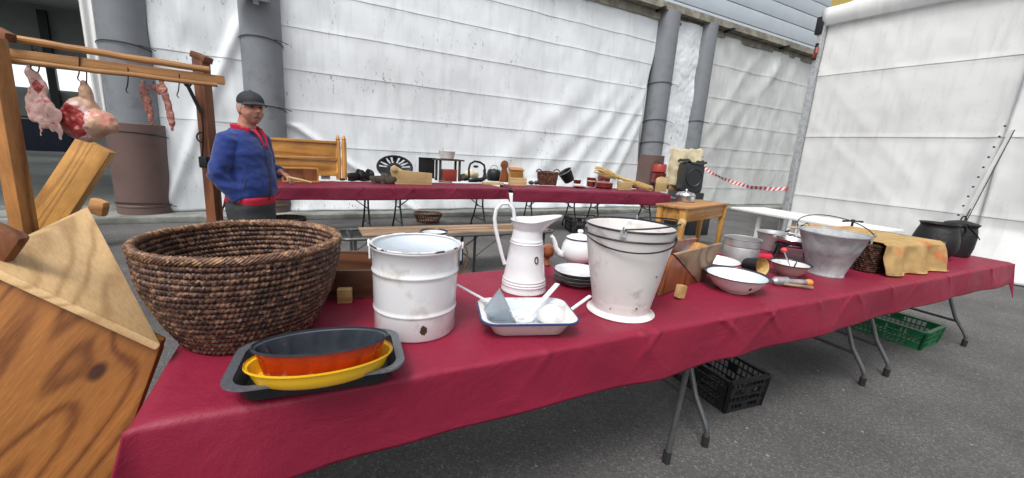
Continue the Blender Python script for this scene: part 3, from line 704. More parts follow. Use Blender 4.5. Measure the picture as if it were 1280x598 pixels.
# ================================================================ MEAT RACK
rk = thing('meat_rack', 'timber rack of posts and poles with meat hooks, at the left', 'rack', (-2.34, 3.12, 0), 0)
ro = Vector((-2.34, 3.12, 0))
def pz(px, py, Y):
    v = ray(px, py); t = Y/v.y; return Vector((v.x*t, Y, EYE+v.z*t))
def rq(p): return Vector(p)-ro
pt, pb_ = pz(251, 74, 3.12), Vector((-2.40, 3.12, 0))
b = MB(); b.bar(rq(pt), rq((-2.33, 3.12, 0)), .075, .085, up=Vector((0, 1, 0))); b.build('post', M['wood_rack'], rk, bevel=.008)
b = MB(); b.box(rq(pt)+Vector((.006, 0, .01)), (.11, .09, .045), Matrix.Rotation(.35, 3, 'Y')); b.build('post_cap', M['wood_rack'], rk, bevel=.01)
lp = pz(4, 100, 2.35)
b = MB(); b.bar(rq((lp.x-.02, 2.35, 1.78)), rq((lp.x-.06, 2.35, 0)), .085, .085, up=Vector((0, 1, 0))); b.build('post', M['wood_rail'] if 0 else M['wood_front'], rk, bevel=.01)
r1, r2 = pz(-160, 46, 2.2), pz(281, 101, 3.06)
d12 = (r2-r1)
b = MB(); b.bar((0, 0, 0), (d12.length, 0, 0), .032, .058); o = b.build('rail', M['wood_rail'], rk, bevel=.006); o.location = rq(r1)
o.rotation_mode = 'QUATERNION'; o.rotation_quaternion = d12.to_track_quat('X', 'Z')
def pole(px1, py1, Y1, px2, py2, Y2, r):
    a, c = pz(px1, py1, Y1), pz(px2, py2, Y2); d = c-a; L = d.length
    b = MB(); b.tube([(L*i/16, .006*N(i*.5, px1), .008*N(i*.4, py1)) for i in range(17)], [r*(1+.12*N(i*.7, 3)) for i in range(17)], 10)
    o = b.build('pole', M['wood_rail'], rk); o.location = rq(a); o.rotation_mode = 'QUATERNION'; o.rotation_quaternion = d.to_track_quat('X', 'Z'); return a, c
pole(-160, 20, 2.25, 262, 88, 3.0, .021)
pole(-160, 55, 2.15, 272, 107, 2.98, .014)
b = MB(); b.bar(rq(pz(-10, 36, 2.5)), rq(pz(14, 48, 2.45)), .05, .05); b.build('stub', M['wood_rack'], rk, bevel=.01)
# strut with chain and dark padlock on the post
b = MB(); b.tube([rq(pz(230, 98, 3.02)), rq(pz(252, 142, 3.05))], .012, 8); b.tube([rq(pz(222, 92, 3.0)), rq(pz(233, 108, 3.02))], .008, 6); b.tube([rq(pz(248, 95, 3.0)), rq(pz(237, 108, 3.0))], .006, 6); b.build('strut', M['iron'], rk)
b = MB(); c = rq(pz(252, 172, 3.05)); b.tube(arc(c, .035, 1.3, 5.0, 14), .006, 6); b.tube([rq(pz(252, 142, 3.05)), rq(pz(254, 160, 3.05)), rq(pz(253, 200, 3.05))], .006, 6); b.build('chain', M['iron'], rk)
b = MB(); b.box(rq(pz(256, 203, 3.03)), (.06, .05, .085)); b.build('padlock', M['iron'], rk, bevel=.012)

def hook(px, py, Y, L=.10, own=True):
    p = pz(px, py, Y)
    pts = [p+Vector((0, 0, .045))+Vector((.018*math.sin(a), 0, .018*math.cos(a))) for a in [-1.4, -.7, 0, .7, 1.4]]+[p+Vector((.012, 0, -.0)), p+Vector((.0, 0, -L*.6))]+[p+Vector((-.0-.014*math.sin(a), 0, -L*.75-.016*(1-math.cos(a)))) for a in (.6, 1.4, 2.2, 3.0)]
    b = MB(); b.tube(pts, .0035, 6); return b, p
hooks = [(38, 66, 2.55, 'bare'), (97, 80, 2.62, 'bare'), (158, 96, 2.75, 'bare'), (222, 103, 2.9, 'bare')]
for i, (x, y, Y, k) in enumerate(hooks):
    b, p = hook(x, y, Y, .09); o = b.build('hook', M['iron'], rk); o.location = -ro

def lump(name, label, cat, axis_pts, radii, mats, disp, vox=.007, squash=(1, .5, 1), loc=None, matsel=None, extra=None, grp=None):
    """an organic mass: ellipsoids along a path merged into one skin"""
    b = MB()
    for p, r in zip(axis_pts, radii):
        rx, ry, rz_ = r if isinstance(r, tuple) else (r*squash[0], r*squash[1], r*squash[2])
        prof = [(math.sin(math.pi*i/14), -math.cos(math.pi*i/14)) for i in range(15)]; prof[0] = (0, -1); prof[-1] = (0, 1)
        b.lathe([(max(a, 0), z*rz_) for a, z in prof], 20, c=p, fn=lambda v, a, rx=rx, ry=ry: Vector((v.x*rx, v.y*ry, v.z)))
    if extra: extra(b)
    o = b.build(name, mats, None, loc=loc); remesh(o, vox, 4, disp)
    if matsel:
        for f in o.data.polygons: f.material_index = matsel(f.center, f.normal)
    tag(o, label, cat, grp); return o
def ds(k, f=18, s=0): return lambda c: k*(N(c.x*f+s, c.y*f, c.z*f)+.5*N(c.x*f*2.3+s, c.y*f*2.3, c.z*f*2.3))
s_ = 510/ (2.55)   # px per metre there
pm = pz(50, 128, 2.56)
def PX(dx, dy, k=200.): return Vector((dx/k, 0, -dy/k))
pth = [PX(-6, -40), PX(-6, -32), PX(0, -24), PX(3, -15), PX(-3, -5), PX(-8, 2), PX(2, 4), PX(8, 10), PX(-10, 14), PX(2, 18), PX(13, 22), PX(18, 32), PX(18, 40), PX(-4, 30), PX(-6, 38), PX(10, 28), PX(20, 14), PX(-16, 8)]
rad = [.018, .035, .05, .055, .06, .06, .07, .06, .045, .055, .045, .03, .018, .022, .013, .03, .035, .02]
o = lump('hanging_pork', 'ragged pale piece of pork belly hanging from the rack, leftmost of the meats', 'meat', pth, rad, [M['meat_fat'], M['meat_red']], ds(.008, 14), squash=(.82, .32, 1.25), loc=tuple(pm),
     matsel=lambda c, n: 1 if (abs(c.x-.015)+abs(c.z-.09)*.8 < .035) else 0)
b, p = hook(47, 76, 2.56, .08); o2 = b.build('hook', M['iron'], o); o2.location = -pm
ph = pz(111, 148, 2.68)
pth = [PX(0, -38, 190), PX(1, -30, 190), PX(1, -22, 190), PX(-6, -8, 190), PX(-10, 4, 190), PX(-4, 14, 190), PX(6, 6, 190), PX(14, 2, 190), PX(22, 8, 190)]
rad = [(.02, .02, .04), (.03, .03, .05), (.035, .035, .06), (.09, .09, .09), (.11, .10, .12), (.09, .09, .08), (.10, .09, .09), (.08, .07, .07), (.05, .05, .045)]
o = lump('hanging_ham', 'hanging ham with its raw red cut face to the front, next to the pale pork', 'meat', pth, rad, [M['meat_skin'], M['meat_red'], M['meat_fat']], ds(.010, 14, 5), loc=tuple(ph),
     matsel=lambda c, n: (1 if (((c.x+.045)/.098)**2+((c.z+.025)/.110)**2+.25*N(c.x*22, c.z*22) < 1) else (2 if ((c.x+.045)/.120)**2+((c.z+.025)/.135)**2 < 1 else 0)) if (n.y < .1) else 0)
b, p = hook(106, 96, 2.68, .10); o2 = b.build('hook', M['iron'], o); o2.location = -ph
pr = [('hanging_sausage', 'hanging strip of cured pork, the left one beside the column', [(-8, -26), (-8, -22), (-7, -17), (-6, -12), (-5, -7), (-5, -2), (-4, 3), (-3, 8), (-3, 13), (-2, 18)], [.02, .03, .036, .036, .034, .032, .030, .026, .022, .014], M['sausage'], 190, 135),
      ('hanging_sausage', 'longest hanging strip of cured pork, nearest the rack post', [(-2, -24), (-1, -19), (0, -14), (1, -8), (2, -2), (3, 4), (4, 10), (4, 16), (5, 22), (5, 28)], [.016, .024, .028, .029, .029, .030, .030, .028, .024, .014], M['sausage'], 207, 130),
      ('hanging_offal', 'small dark lump of offal hanging between the two cured strips', [(-8, -2), (-2, 0), (4, 2), (8, 5)], [.02, .028, .028, .016], M['sausage'], 200, 112)]
for nm, lab, P, rr, mt, x, y in pr:
    c = pz(x, y, 2.86); o = lump(nm, lab, 'meat', [PX(a, q, 175) for a, q in P], rr, [mt, M['meat_fat']], ds(.005, 30, x), vox=.005, squash=(.85, .45, 1.3), loc=tuple(c), grp='cured meats on the rack')
    top = max(P, key=lambda q: -q[1]); hp = c+PX(top[0], top[1], 175)
    b = MB(); b.tube([Vector((0, 0, 0)), pz(x+top[0], 102, 2.88)+Vector((0, 0, .0))-hp], .003, 5); b.build('cord', M['iron'], o).location = hp-c

# ================================================================ LEANING BOX
p1, p2, p3 = Vector((-4.48, 4.02, .12)), None, None
lbx = thing('leaning_box', 'yellow pine box leaning on its end between the rack and the widest column', 'box', (-4.97, 4.05, 0), 0)
b = MB()
ux = Vector((.50, .30, 1.0)).normalized(); wx = Vector((.84, .30, -.45)); wx = (wx-ux*wx.dot(ux)).normalized(); nx_ = ux.cross(wx).normalized()
if nx_.y > 0: nx_ = -nx_
rot = Matrix((ux, wx, nx_)).transposed()
def leaning(c, d, nm, mt, bev=.006):
    b = MB(); b.box((0, 0, 0), d); o = b.build(nm, mt, lbx, bevel=bev); o.matrix_local = Matrix.Translation(Vector(c)) @ rot.to_4x4(); return o
cc = ux*.60+Vector((0, 0, .12))
leaning(cc, (1.16, .30, .022), 'front_board', M['wood_honey'])
for s in (-1, 1): leaning(cc+wx*s*.142-nx_*.07, (1.16, .018, .12), 'side_board', M['wood_honey'])
for s in (-1, 1): leaning(cc+ux*s*.57-nx_*.07, (.018, .264, .12), 'end_board', M['wood_honey'])

# ================================================================ MAN
MR = R(-6); MP = Vector((-2.02, 3.10, 0))
def ell(b, c, r, n=28, k=20, rot=None, fn=None):
    prof = [(max(math.sin(math.pi*i/k), 0), -math.cos(math.pi*i/k)) for i in range(k+1)]; prof[0] = (0, -1); prof[-1] = (0, 1)
    rx, ry, rz_ = r
    def g(v, a):
        v = Vector((v.x*rx, v.y*ry, v.z*rz_)); return fn(v) if fn else v
    b.lathe(prof, n, c=c, fn=g, rot=rot)
def loft(b, rings, n=36, p=2.3):
    """rings: (cx, cy, z, rx, ry)"""
    vs = []
    for cx, cy, z, rx, ry in rings:
        for j in range(n):
            a = 2*math.pi*j/n; ca, sa = math.cos(a), math.sin(a)
            vs.append(Vector((cx+rx*math.copysign(abs(ca)**(2/p), ca), cy+ry*math.copysign(abs(sa)**(2/p), sa), z)))
    k = len(rings); fs = [(i*n+j, i*n+(j+1) % n, (i+1)*n+(j+1) % n, (i+1)*n+j) for i in range(k-1) for j in range(n)]
    fs += [tuple(range(n-1, -1, -1)), tuple((k-1)*n+j for j in range(n))]
    b.add(vs, fs)
HC = Vector((.055, 0, 1.592))
def headfn(v):
    x, y, z = v; zz = z/.122
    if zz < 0: 
        y *= 1-.10*zz*zz; x = x*(1-.10*zz*zz)+ (.012*-zz if x > 0 else .02*zz*zz*1.2)
    if x < 0: x *= 1.04
    if x > 0:
        g = lambda y0, z0, sy, sz: math.exp(-((y-y0)/sy)**2-((z-z0)/sz)**2)
        x += .036*g(0, -.022, .014, .017)+.018*g(0, -.002, .009, .020)+.010*g(0, .028, .035, .010)
        x -= .020*(g(.028, .010, .014, .011)+g(-.028, .010, .014, .011))
        x += .009*g(0, -.055, .022, .007)+.007*g(0, -.070, .020, .006)-.004*g(0, -.0625, .022, .003)+.012*g(0, -.095, .022, .018)
        x += .008*(g(.045, -.03, .018, .022)+g(-.045, -.03, .018, .022))
        y += .006*(g(.05, -.045, .02, .03)-g(-.05, -.045, .02, .03))
    return Vector((x, y, z))
hr = Matrix.Rotation(R(-28), 3, 'Z') @ Matrix.Rotation(R(1), 3, 'Y')
b = MB()
ell(b, HC, (.094, .076, .122), 64, 56, hr, headfn)
for s in (-1, 1): ell(b, HC+hr @ Vector((-.005, s*.079, -.008)), (.022, .012, .036), 14, 12, hr @ Matrix.Rotation(s*-.4, 3, 'Z'))
b.tube([(-.005, 0, 1.36), (.0, 0, 1.43), (.012, 0, 1.48), (.03, 0, 1.53)], [.085, .064, .060, .062], 24)
loft(b, [(0, 0, .86, .11, .145), (.0, 0, 1.0, .12, .15), (.0, 0, 1.12, .115, .15), (0, 0, 1.28, .105, .15), (-.01, 0, 1.37, .085, .145), (-.01, 0, 1.43, .06, .09)])
for s in (-1, 1):
    b.tube([(0, s*.085, .90), (.005, s*.09, .70), (.01, s*.095, .50), (0, s*.10, .28), (-.015, s*.10, .09)], [.088, .078, .055, .055, .036], 20)
    ell(b, (.05, s*.105, .055), (.12, .042, .045))
SHR, ELR, WRR = Vector((-.015, -.165, 1.355)), Vector((-.065, -.225, 1.10)), Vector((.035, -.155, .90))
SHL, ELL, WRL = Vector((-.015, .165, 1.355)), Vector((-.03, .24, 1.10)), Vector((.135, .19, 1.11))
for a, c, d in ((SHR, ELR, WRR), (SHL, ELL, WRL)):
    b.tube([a, a.lerp(c, .5), c, c.lerp(d, .5), d], [.055, .05, .042, .038, .027], 18)
def hand(b, wr, d, side, nrm, curl):
    d = d.normalized(); nrm = (nrm-d*nrm.dot(d)).normalized(); sd = d.cross(nrm)*side
    rot = Matrix((d, sd, nrm)).transposed()
    ell(b, wr+d*.045, (.052, .041, .016), 20, 14, rot)
    for i, (ln, off) in enumerate(((.070, -.028), (.080, -.0095), (.074, .0095), (.058, .028))):
        p = wr+d*.078+sd*off*1.15; pts = [p-d*.02, p]; an = curl*.5; q = p
        for seg in (.45, .32, .25):
            q = q+(d*math.cos(an)-nrm*math.sin(an)+sd*off*1.2)*ln*seg; pts.append(q); an += curl
        b.tube(pts, [.0095, .0092, .0085, .008, .0062], 10)
    p = wr+d*.02-sd*.03; b.tube([p, p+d*.025-sd*.022-nrm*.006, p+d*.052-sd*.026-nrm*.018, p+d*.07-sd*.018-nrm*.028], [.013, .0115, .010, .0075], 10)
hand(b, WRL, Vector((.85, -.12, -.45)), 1, Vector((.35, .25, .9)), .62)
hand(b, WRR+Vector((0, .01, 0)), Vector((-.1, .22, -.95)), 1, Vector((.1, -1, .1)), .1)
man = b.build('person', M['skin'], None, loc=tuple(MP), rz=MR)
man.scale = (.965, .965, .965); remesh(man, .0048, 2)
tag(man, 'man in dark cap and navy jacket with red trim, standing by the meat rack', 'person')
for s in (-1, 1):
    b = MB(); ell(b, HC+hr @ Vector((.0835, s*.029, .009)), (.006, .0095, .0042), 14, 10, hr); b.build('eye', M['eye'], man)
    b = MB(); b.tube([HC+hr @ Vector((.090, s*.012, .022)), HC+hr @ Vector((.091, s*.03, .027)), HC+hr @ Vector((.080, s*.046, .020))], [.003, .0045, .003], 8); b.build('eyebrow', M['hair'], man)
b = MB(); b.tube([HC+hr @ Vector((.0945-.0012*i*i*.9, .0048*i, -.0635-.0006*i*i)) for i in range(-5, 6)], .0022, 6); b.build('mouth', M['chip'], man)
b = MB()
def hairfn(v):
    return Vector((v.x, v.y, v.z))
ell(b, HC+hr @ Vector((-.016, 0, .002)), (.094, .086, .100), 40, 30, hr, lambda v: Vector((min(v.x, .045-.35*max(0, -v.z)*2), v.y, max(v.z, -.062))))
b.build('hair', M['hair'], man)
b = MB()
ell(b, HC+hr @ Vector((-.004, 0, .046)), (.103, .089, .080), 48, 30, hr, lambda v: Vector((v.x, v.y, max(v.z, -.010)*(1 if v.z > 0 else 1))))
cp = b.build('cap', M['cap'], man)
b = MB()
n = 18
def vis(a, c):
    th = R(-62+124*a); r = .098+.046*c*math.cos(th*1.25)
    return HC+hr @ Vector((r*math.cos(th)*1.0, r*math.sin(th)*.88, .046-.020*c-.012*(math.sin(th)**2)))
b.grid(n, 8, vis); b.build('visor', M['cap'], cp, solid=.004)
b = MB(); ell(b, HC+hr @ Vector((0, 0, .128)), (.008, .008, .005), 10, 8, hr); b.build('button', M['cap'], cp)
# jacket
b = MB()
loft(b, [(0, 0, .915, .148, .175), (.008, 0, .94, .158, .182), (.012, 0, 1.02, .162, .186), (.008, 0, 1.12, .156, .186), (.0, 0, 1.26, .142, .190), (-.01, 0, 1.35, .125, .185), (-.012, 0, 1.405, .10, .155), (-.005, 0, 1.435, .085, .095)], 48)
for a, c, d, k in ((SHR, ELR, WRR, 1), (SHL, ELL, WRL, 1)):
    e = d+(c-d).normalized()*.012
    pts = [a+(a-c).normalized()*.035+Vector((0, (.03 if a.y < 0 else -.03), 0)), a, a.lerp(c, .33), a.lerp(c, .7), c, c.lerp(e, .35), c.lerp(e, .7), e]
    b.tube(pts, [.05, .078, .080, .074, .070, .066, .058, .046], 24)
jk = b.build('jacket', M['navy'], man)
def wr(c):
    k = .014*N(c.x*5+c.z*3, c.y*5, c.z*7-c.x*4)+.004*N(c.x*22, c.y*22, c.z*30)
    if abs(c.y) > .17: k += .006*math.sin(c.z*75+c.x*40+3*N(c.x*6, c.y*6, c.z*6))*max(0, 1-abs(c.z-1.10)/.14)
    k += .006*math.sin(c.z*45+c.x*12+4*N(c.x*5, c.y*5, 2))*max(0, 1-abs(c.z-.95)/.12)
    return k
remesh(jk, .008, 1, wr)
b = MB(); loft(b, [(0, 0, .855, .138, .172), (0, 0, .87, .150, .180), (.002, 0, .90, .153, .181), (.005, 0, .925, .150, .179)], 48); o = b.build('hem', M['redcloth'], jk)
remesh(o, .008, 2, lambda c: .005*N(c.x*14, c.y*14, c.z*20))
b = MB(); b.grid(44, 8, lambda a, c: Vector((.005+(.088+.012*c)*math.cos(R(38+284*a)), (.088+.014*c)*math.sin(R(38+284*a)), 1.405+.068*c-.028*abs(math.cos(R(19+142*a)))*(1 if a < .12 or a > .88 else .4)))); b.build('collar', M['redcloth'], jk, solid=.012)
b = MB()
for s in (-1, 1): b.grid(6, 12, lambda a, c, s=s: Vector((.135+.022*(1-c)+.030*math.sin(c*2)-.06*c*c*.4-.045*c, s*(.018+.034*a*(c)), 1.30+.135*c)))
b.build('lapel', M['redcloth'], jk, solid=.010)
b = MB(); b.tube([(.156, 0, .90), (.170, 0, .95), (.178, 0, 1.02), (.168, 0, 1.12), (.148, 0, 1.24), (.132, 0, 1.33)], .005, 6); b.build('zip', M['cap'], jk)
b = MB(); b.tube([(.10, -.19, .99), (.125, -.178, 1.08)], .005, 6); b.build('pocket_seam', M['cap'], jk)
b = MB()
loft(b, [(0, 0, .66, .125, .175), (0, 0, .76, .14, .19), (0, 0, .85, .142, .188), (0, 0, .93, .135, .17)], 36)
for s in (-1, 1): b.tube([(0, s*.088, .82), (.01, s*.092, .66), (.012, s*.097, .48), (0, s*.10, .26), (-.012, s*.10, .09)], [.098, .096, .082, .078, .072], 24)
o = b.build('trousers', M['trouser'], man)
remesh(o, .010, 2, lambda c: .006*math.sin(c.z*38+5*N(c.x*5, c.y*5, c.z*3))*(.4+max(0, 1-abs(c.z-.5)/.2)*.6)+.005*N(c.x*12, c.y*12, c.z*10))
for s in (-1, 1):
    b = MB(); ell(b, (.055, s*.105, .06), (.145, .052, .06), fn=lambda v: Vector((v.x, v.y, max(v.z, -.058)*(1 if v.x < 0 else .75)))); b.build('shoe', M['rubber'], man)
# pale stick in his left hand
hp = MP+Matrix.Rotation(MR, 3, 'Z') @ (.965*WRL+Vector((.095, -.02, -.045)))
b = MB(); b.tube([(-.05, 0, .02), (0, 0, .008), (.07, 0, -.006), (.15, 0, -.022)], [.008, .009, .009, .007], 10)
tag(b.build('wooden_stick', M['wood_cream'], None, loc=tuple(hp), rz=R(12)), 'pale wooden stick held in the left hand of the man in the navy jacket', 'stick')

# ================================================================ NEAR TABLE: THINGS
ZT = .7455
def camaz(c): return math.atan2(-c[1], -c[0])
def shell(outer, th, zb=.004):
    """outer profile (bottom to top) plus an inner wall"""
    o = [(0, outer[0][1])]+outer
    top = outer[-1]
    inn = [(max(r-th, 0), z) for r, z in reversed(outer[1:])]
    inn[0] = (top[0]-th, top[1])
    return o+[(top[0]-th*.5, top[1]+th*.4)]+inn+[(max(outer[0][0]-th, .001), outer[0][1]+zb+th), (0, outer[0][1]+zb+th)]
def dens(pr, k=4):
    out = [pr[0]]
    for a, c in zip(pr, pr[1:]):
        for i in range(1, k+1): out.append((a[0]+(c[0]-a[0])*i/k, a[1]+(c[1]-a[1])*i/k))
    return out

# --- the big coiled basket
bc = (-.818, 1.212); bk = thing('coiled_basket', 'big dark brown coiled basket with a thick lighter rim, left of the white enamel pot', 'basket', (*bc, ZT))
def brad(z):
    u = z/.292; return .165+.096*(1-(1-u)**1.9)
NC = 17
b = MB(); dz = .285/NC
for i in range(NC):
    z = .009+dz*i; r0 = brad(z); ns = int(2*math.pi*r0/.0125); n = ns*5; rc = dz*.56; nr = 7
    vs = []
    wv = [random.uniform(-.0012, .0012) for _ in range(ns)]
    for j in range(n):
        a = 2*math.pi*j/n; ph = (j % 5)/5; st = j//5
        k = 1+.34*(math.sin(math.pi*ph)**.7-.6)+.10*N(a*9, i*3.1)
        rr = r0+.0035*N(a*1.5, i*.15, 5)+wv[st % ns]; zz = z+.0022*N(a*2.2, i*.25, 9)
        for q in range(nr):
            t = 2*math.pi*q/nr; sk = a+.004*math.sin(t)/r0
            R_ = rr+rc*k*math.cos(t); vs.append(Vector((R_*math.cos(sk), R_*math.sin(sk), zz+rc*k*math.sin(t))))
    b.add(vs, [(j*nr+q, ((j+1) % n)*nr+q, ((j+1) % n)*nr+(q+1) % nr, j*nr+(q+1) % nr) for j in range(n) for q in range(nr)])
b.build('wall', M['coil'], bk, ang=180)
b = MB(); b.lathe([(0, .004), (.165, .004), (.172, .010), (.165, .018), (0, .018)], 64); b.build('base', M['wicker_dark'], bk)
b = MB(); n = 620; vs = []; nr = 8; r0 = brad(.292); rc = .0125
for j in range(n):
    a = 2*math.pi*j/n; k = 1+.13*math.sin(a*145)+.12*N(a*8, 4)
    for q in range(nr):
        t = 2*math.pi*q/nr; sk = a+.02*math.sin(t)/r0; R_ = r0+rc*k*math.cos(t)
        vs.append(Vector((R_*math.cos(sk), R_*math.sin(sk), .297+.004*N(a*2, 3)+rc*k*math.sin(t))))
b.add(vs, [(j*nr+q, ((j+1) % n)*nr+q, ((j+1) % n)*nr+(q+1) % nr, j*nr+(q+1) % nr) for j in range(n) for q in range(nr)])
b.build('rim', M['coil_rim'], bk, ang=180)

# --- roasting pan and the oval dishes
def rectfit(tl_, tr_, br, bl, z):
    P = [on(*p, z) for p in (tl_, tr_, br, bl)]; c = sum(P, Vector())/4
    x = ((P[1]-P[0])+(P[2]-P[3]))/2; y = ((P[0]-P[3])+(P[1]-P[2]))/2
    ax = x.normalized(); ay = Vector((-ax.y, ax.x, 0)); return c, math.atan2(ax.y, ax.x), x.length, abs(y.dot(ay))
def rrect(w_, d_, r, n=8):
    out = []
    for cx, cy, a0 in ((w_/2-r, d_/2-r, 0), (-w_/2+r, d_/2-r, 90), (-w_/2+r, -d_/2+r, 180), (w_/2-r, -d_/2+r, 270)):
        for i in range(n+1): a = R(a0+90*i/n); out.append((cx+r*math.cos(a), cy+r*math.sin(a)))
    return out
def pan(levels, r0=.05, mfn=None, dish=None):
    """levels: (width, depth, z, corner radius) stacked into a skin"""
    b = MB(); n = None
    vs = []
    for w_, d_, z, r in levels:
        rr = rrect(w_, d_, r); n = len(rr); vs += [Vector((x, y, z)) for x, y in rr]
    k = len(levels); base = b.add(vs, [])
    for i in range(k-1):
        for j in range(n): b.f.append((i*n+j, i*n+(j+1) % n, (i+1)*n+(j+1) % n, (i+1)*n+j)); b.m.append(mfn(i) if mfn else 0)
    b.f.append(tuple(range(n-1, -1, -1))); b.m.append(mfn(0) if mfn else 0)
    b.f.append(tuple((k-1)*n+j for j in range(n))); b.m.append(mfn(k) if mfn else 0)
    return b
c, a, Lx, Ly = rectfit((294, 430), (492, 411), (515, 462), (276, 494), ZT+.055)
rp = thing('roasting_pan', 'black roasting pan with a speckled grey rim, holding the yellow and the orange oval dish', 'pan', (c.x, c.y, ZT), a)
b = pan([(Lx-.10, Ly-.09, 0, .03), (Lx-.07, Ly-.06, .012, .04), (Lx-.055, Ly-.045, .05, .045), (Lx-.03, Ly-.02, .052, .05), (Lx, Ly, .055, .06), (Lx-.002, Ly-.002, .060, .06), (Lx-.045, Ly-.038, .058, .045), (Lx-.062, Ly-.052, .05, .04), (Lx-.078, Ly-.068, .014, .035), (Lx-.10, Ly-.09, .006, .03)], mfn=lambda i: 0 if i < 3 else (1 if i < 6 else 0))
b.build('pan_body', [M['blackpan'], M['greypan']], rp)
def oval(name, label, p0, p1, z, ratio, prof, mats, zb, mfn=None, flute=0, lens=1.0):
    A, B_ = on(*p0, z), on(*p1, z); c = (A+B_)/2; L = (B_-A).length/2*lens; rt = prof[-1][0]
    an = math.atan2((B_-A).y, (B_-A).x); t = thing(name, label, 'dish', (c.x, c.y, zb), an)
    pr = shell([(r/rt, zz) for r, zz in prof], .0022/L)
    def fn(v, a_):
        if flute:
            inner = 1
            k = 1-.075*(1-abs(math.sin(a_*flute/2)))**2*min(1, max(0, (prof[-1][1]-.006-v.z)/.012)) if v.z < prof[-1][1]-.004 else 1
            v = Vector((v.x*k, v.y*k, v.z))
        return v
    b = MB(); b.lathe([(r, zz) for r, zz in pr], 128, sx=L, sy=L*ratio, mfn=mfn, fn=fn)
    b.build('dish_body', mats, t); return t, c, an, L
yprof = dens([(.165, 0), (.182, .008), (.198, .040), (.206, .042)], 2)
t, c, an, L = oval('oval_dish', 'yellow oval baking dish lying in the black roasting pan under the orange one', (303, 459), (491, 434), ZT+.088, .54, yprof, [M['yellow']], ZT+.046)
oprof = dens([(.155, 0), (.168, .006), (.191, .076), (.199, .078)], 2)
nO = len(oprof)
t2, c2, an2, L2 = oval('oval_dish', 'orange oval baking dish with a dark fluted inside, nested in the yellow one', (313, 437), (485, 420), ZT+.128, .45, oprof, [M['orange'], M['nonstick'], M['alu']], ZT+.052, mfn=lambda z, a_, i: 0 if i < nO-2 else (2 if i < nO else 1), flute=14)

def patch(par, a0, z0, wr_, hr_, rf, m='chip', c=(0, 0)):
    b = MB(); n = 28; vs = [None]*(n+1); r = rf(z0); vs[0] = Vector((c[0]+r*math.cos(a0), c[1]+r*math.sin(a0), z0))
    for i in range(n):
        q = 2*math.pi*i/n; k = 1+.35*N(math.cos(q)*2+a0*9, math.sin(q)*2, z0*50); z = z0+hr_*k*math.sin(q); aa = a0+wr_*k*math.cos(q)/r; r2 = rf(z)
        vs[i+1] = Vector((c[0]+r2*math.cos(aa), c[1]+r2*math.sin(aa), z))
    b.add(vs, [(0, i+1, (i+1) % n+1) for i in range(n)]); return b.build('rust_spot', M[m], par, smooth=False)
# --- tall white enamel pot
pc = (-.315, 1.311); pot = thing('enamel_pot', 'tall straight white enamel pot with two ribs and a rust spot near its foot', 'pot', (*pc, ZT), 0)
az = camaz(pc)
rb_, rt_ = .134, .141
pr = [(rb_-.004, 0), (rb_, .006), (rb_, .075), (rb_+.001, .079), (rb_+.004, .083), (rb_+.004, .087), (rb_+.001, .091), (rb_+.002, .10), (rb_+.004, .195), (rb_+.005, .206), (rb_+.008, .210), (rb_+.008, .214), (rb_+.005, .218), (rb_+.005, .23), (rt_, .283), (rt_+.005, .287), (rt_+.006, .292), (rt_+.003, .296)]
full = shell(pr, .006)
def chipm(z, a, i):
    d = ((a-az-.19+math.pi) % (2*math.pi)-math.pi)
    if i < 4: pass
    if i < len(pr):
        if (d*rb_/.012)**2+((z-.038)/.018)**2 < 1+.5*N(a*60, z*200): return 2
        if z > .284 and N(a*7, 2) > .28: return 2
        if z < .004 and N(a*9, 5) > .1: return 2
    return 1 if i >= len(pr)+1 else 0
b = MB(); b.lathe(dens(full[:3], 3)+dens(full[3:5], 16)[1:]+full[5:], 220, mfn=lambda z, a, i: 1 if i > 38 else 0)
b.build('pot_body', [M['enamel'], M['enamel_in'], M['chip']], pot, ang=60)
b = MB(); b.tube([((rt_+.004+.0006*N(q*9, 1))*math.cos(q), (rt_+.004)*math.sin(q), .296) for q in [2*math.pi*i/160 for i in range(160)]], .0032, 7, closed=True); b.build('rim', mat('rust_worn_rim', (.60, .60, .60), .35, 0, .1, 8, col2=(.07, .03, .015), c2t=(.50, .56), c2s=26, bump=.05), pot)
patch(pot, az+.19, .042, .011, .016, lambda z: rb_+.0009)
for s, a_ in ((1, R(12)), (-1, R(186))):
    d = Vector((math.cos(a_), math.sin(a_), 0)); b = MB()
    b.box(d*(rt_+.006)+Vector((0, 0, .262)), (.006, .034, .045), Matrix.Rotation(a_, 3, 'Z')); b.tube([d*(rt_+.010)+Vector((0, 0, .30))+Vector((-d.y, d.x, 0))*(-.010)+Vector((0, 0, -.02)), d*(rt_+.012)+Vector((0, 0, .298)), d*(rt_+.010)+Vector((-d.y, d.x, 0))*.010+Vector((0, 0, .28))], .004, 8); b.build('ear', M['enamel'], pot, bevel=.001)
d = Vector((math.cos(R(12)), math.sin(R(12)), 0)); sd_ = Vector((-d.y, d.x, 0))
b = MB(); b.tube([d*(rt_+.008)+Vector((0, 0, .290)), d*(rt_+.022)+Vector((0, 0, .286)), d*(rt_+.030)+Vector((0, 0, .262)), d*(rt_+.026)+Vector((0, 0, .225)), d*(rt_+.014)+Vector((0, 0, .196)), d*(rt_+.004)+Vector((0, 0, .188))], .0035, 8); b.build('handle', mat('brass_wire', (.22, .14, .06), .4, .7, .3, 30), pot)

# --- small can on the table behind the pot
t = thing('enamel_can', 'small white enamel can with a dark rim, just behind the tall ribbed pot', 'can', (-.38, 1.937, ZT))
b = MB(); pr2 = [(.060, 0), (.062, .004), (.064, .20), (.067, .207)]; b.lathe(shell(pr2, .003), 64, mfn=lambda z, a, i: 1 if z > .2035 else 0); b.build('can_body', [M['enamel'], M['rim_dark']], t)

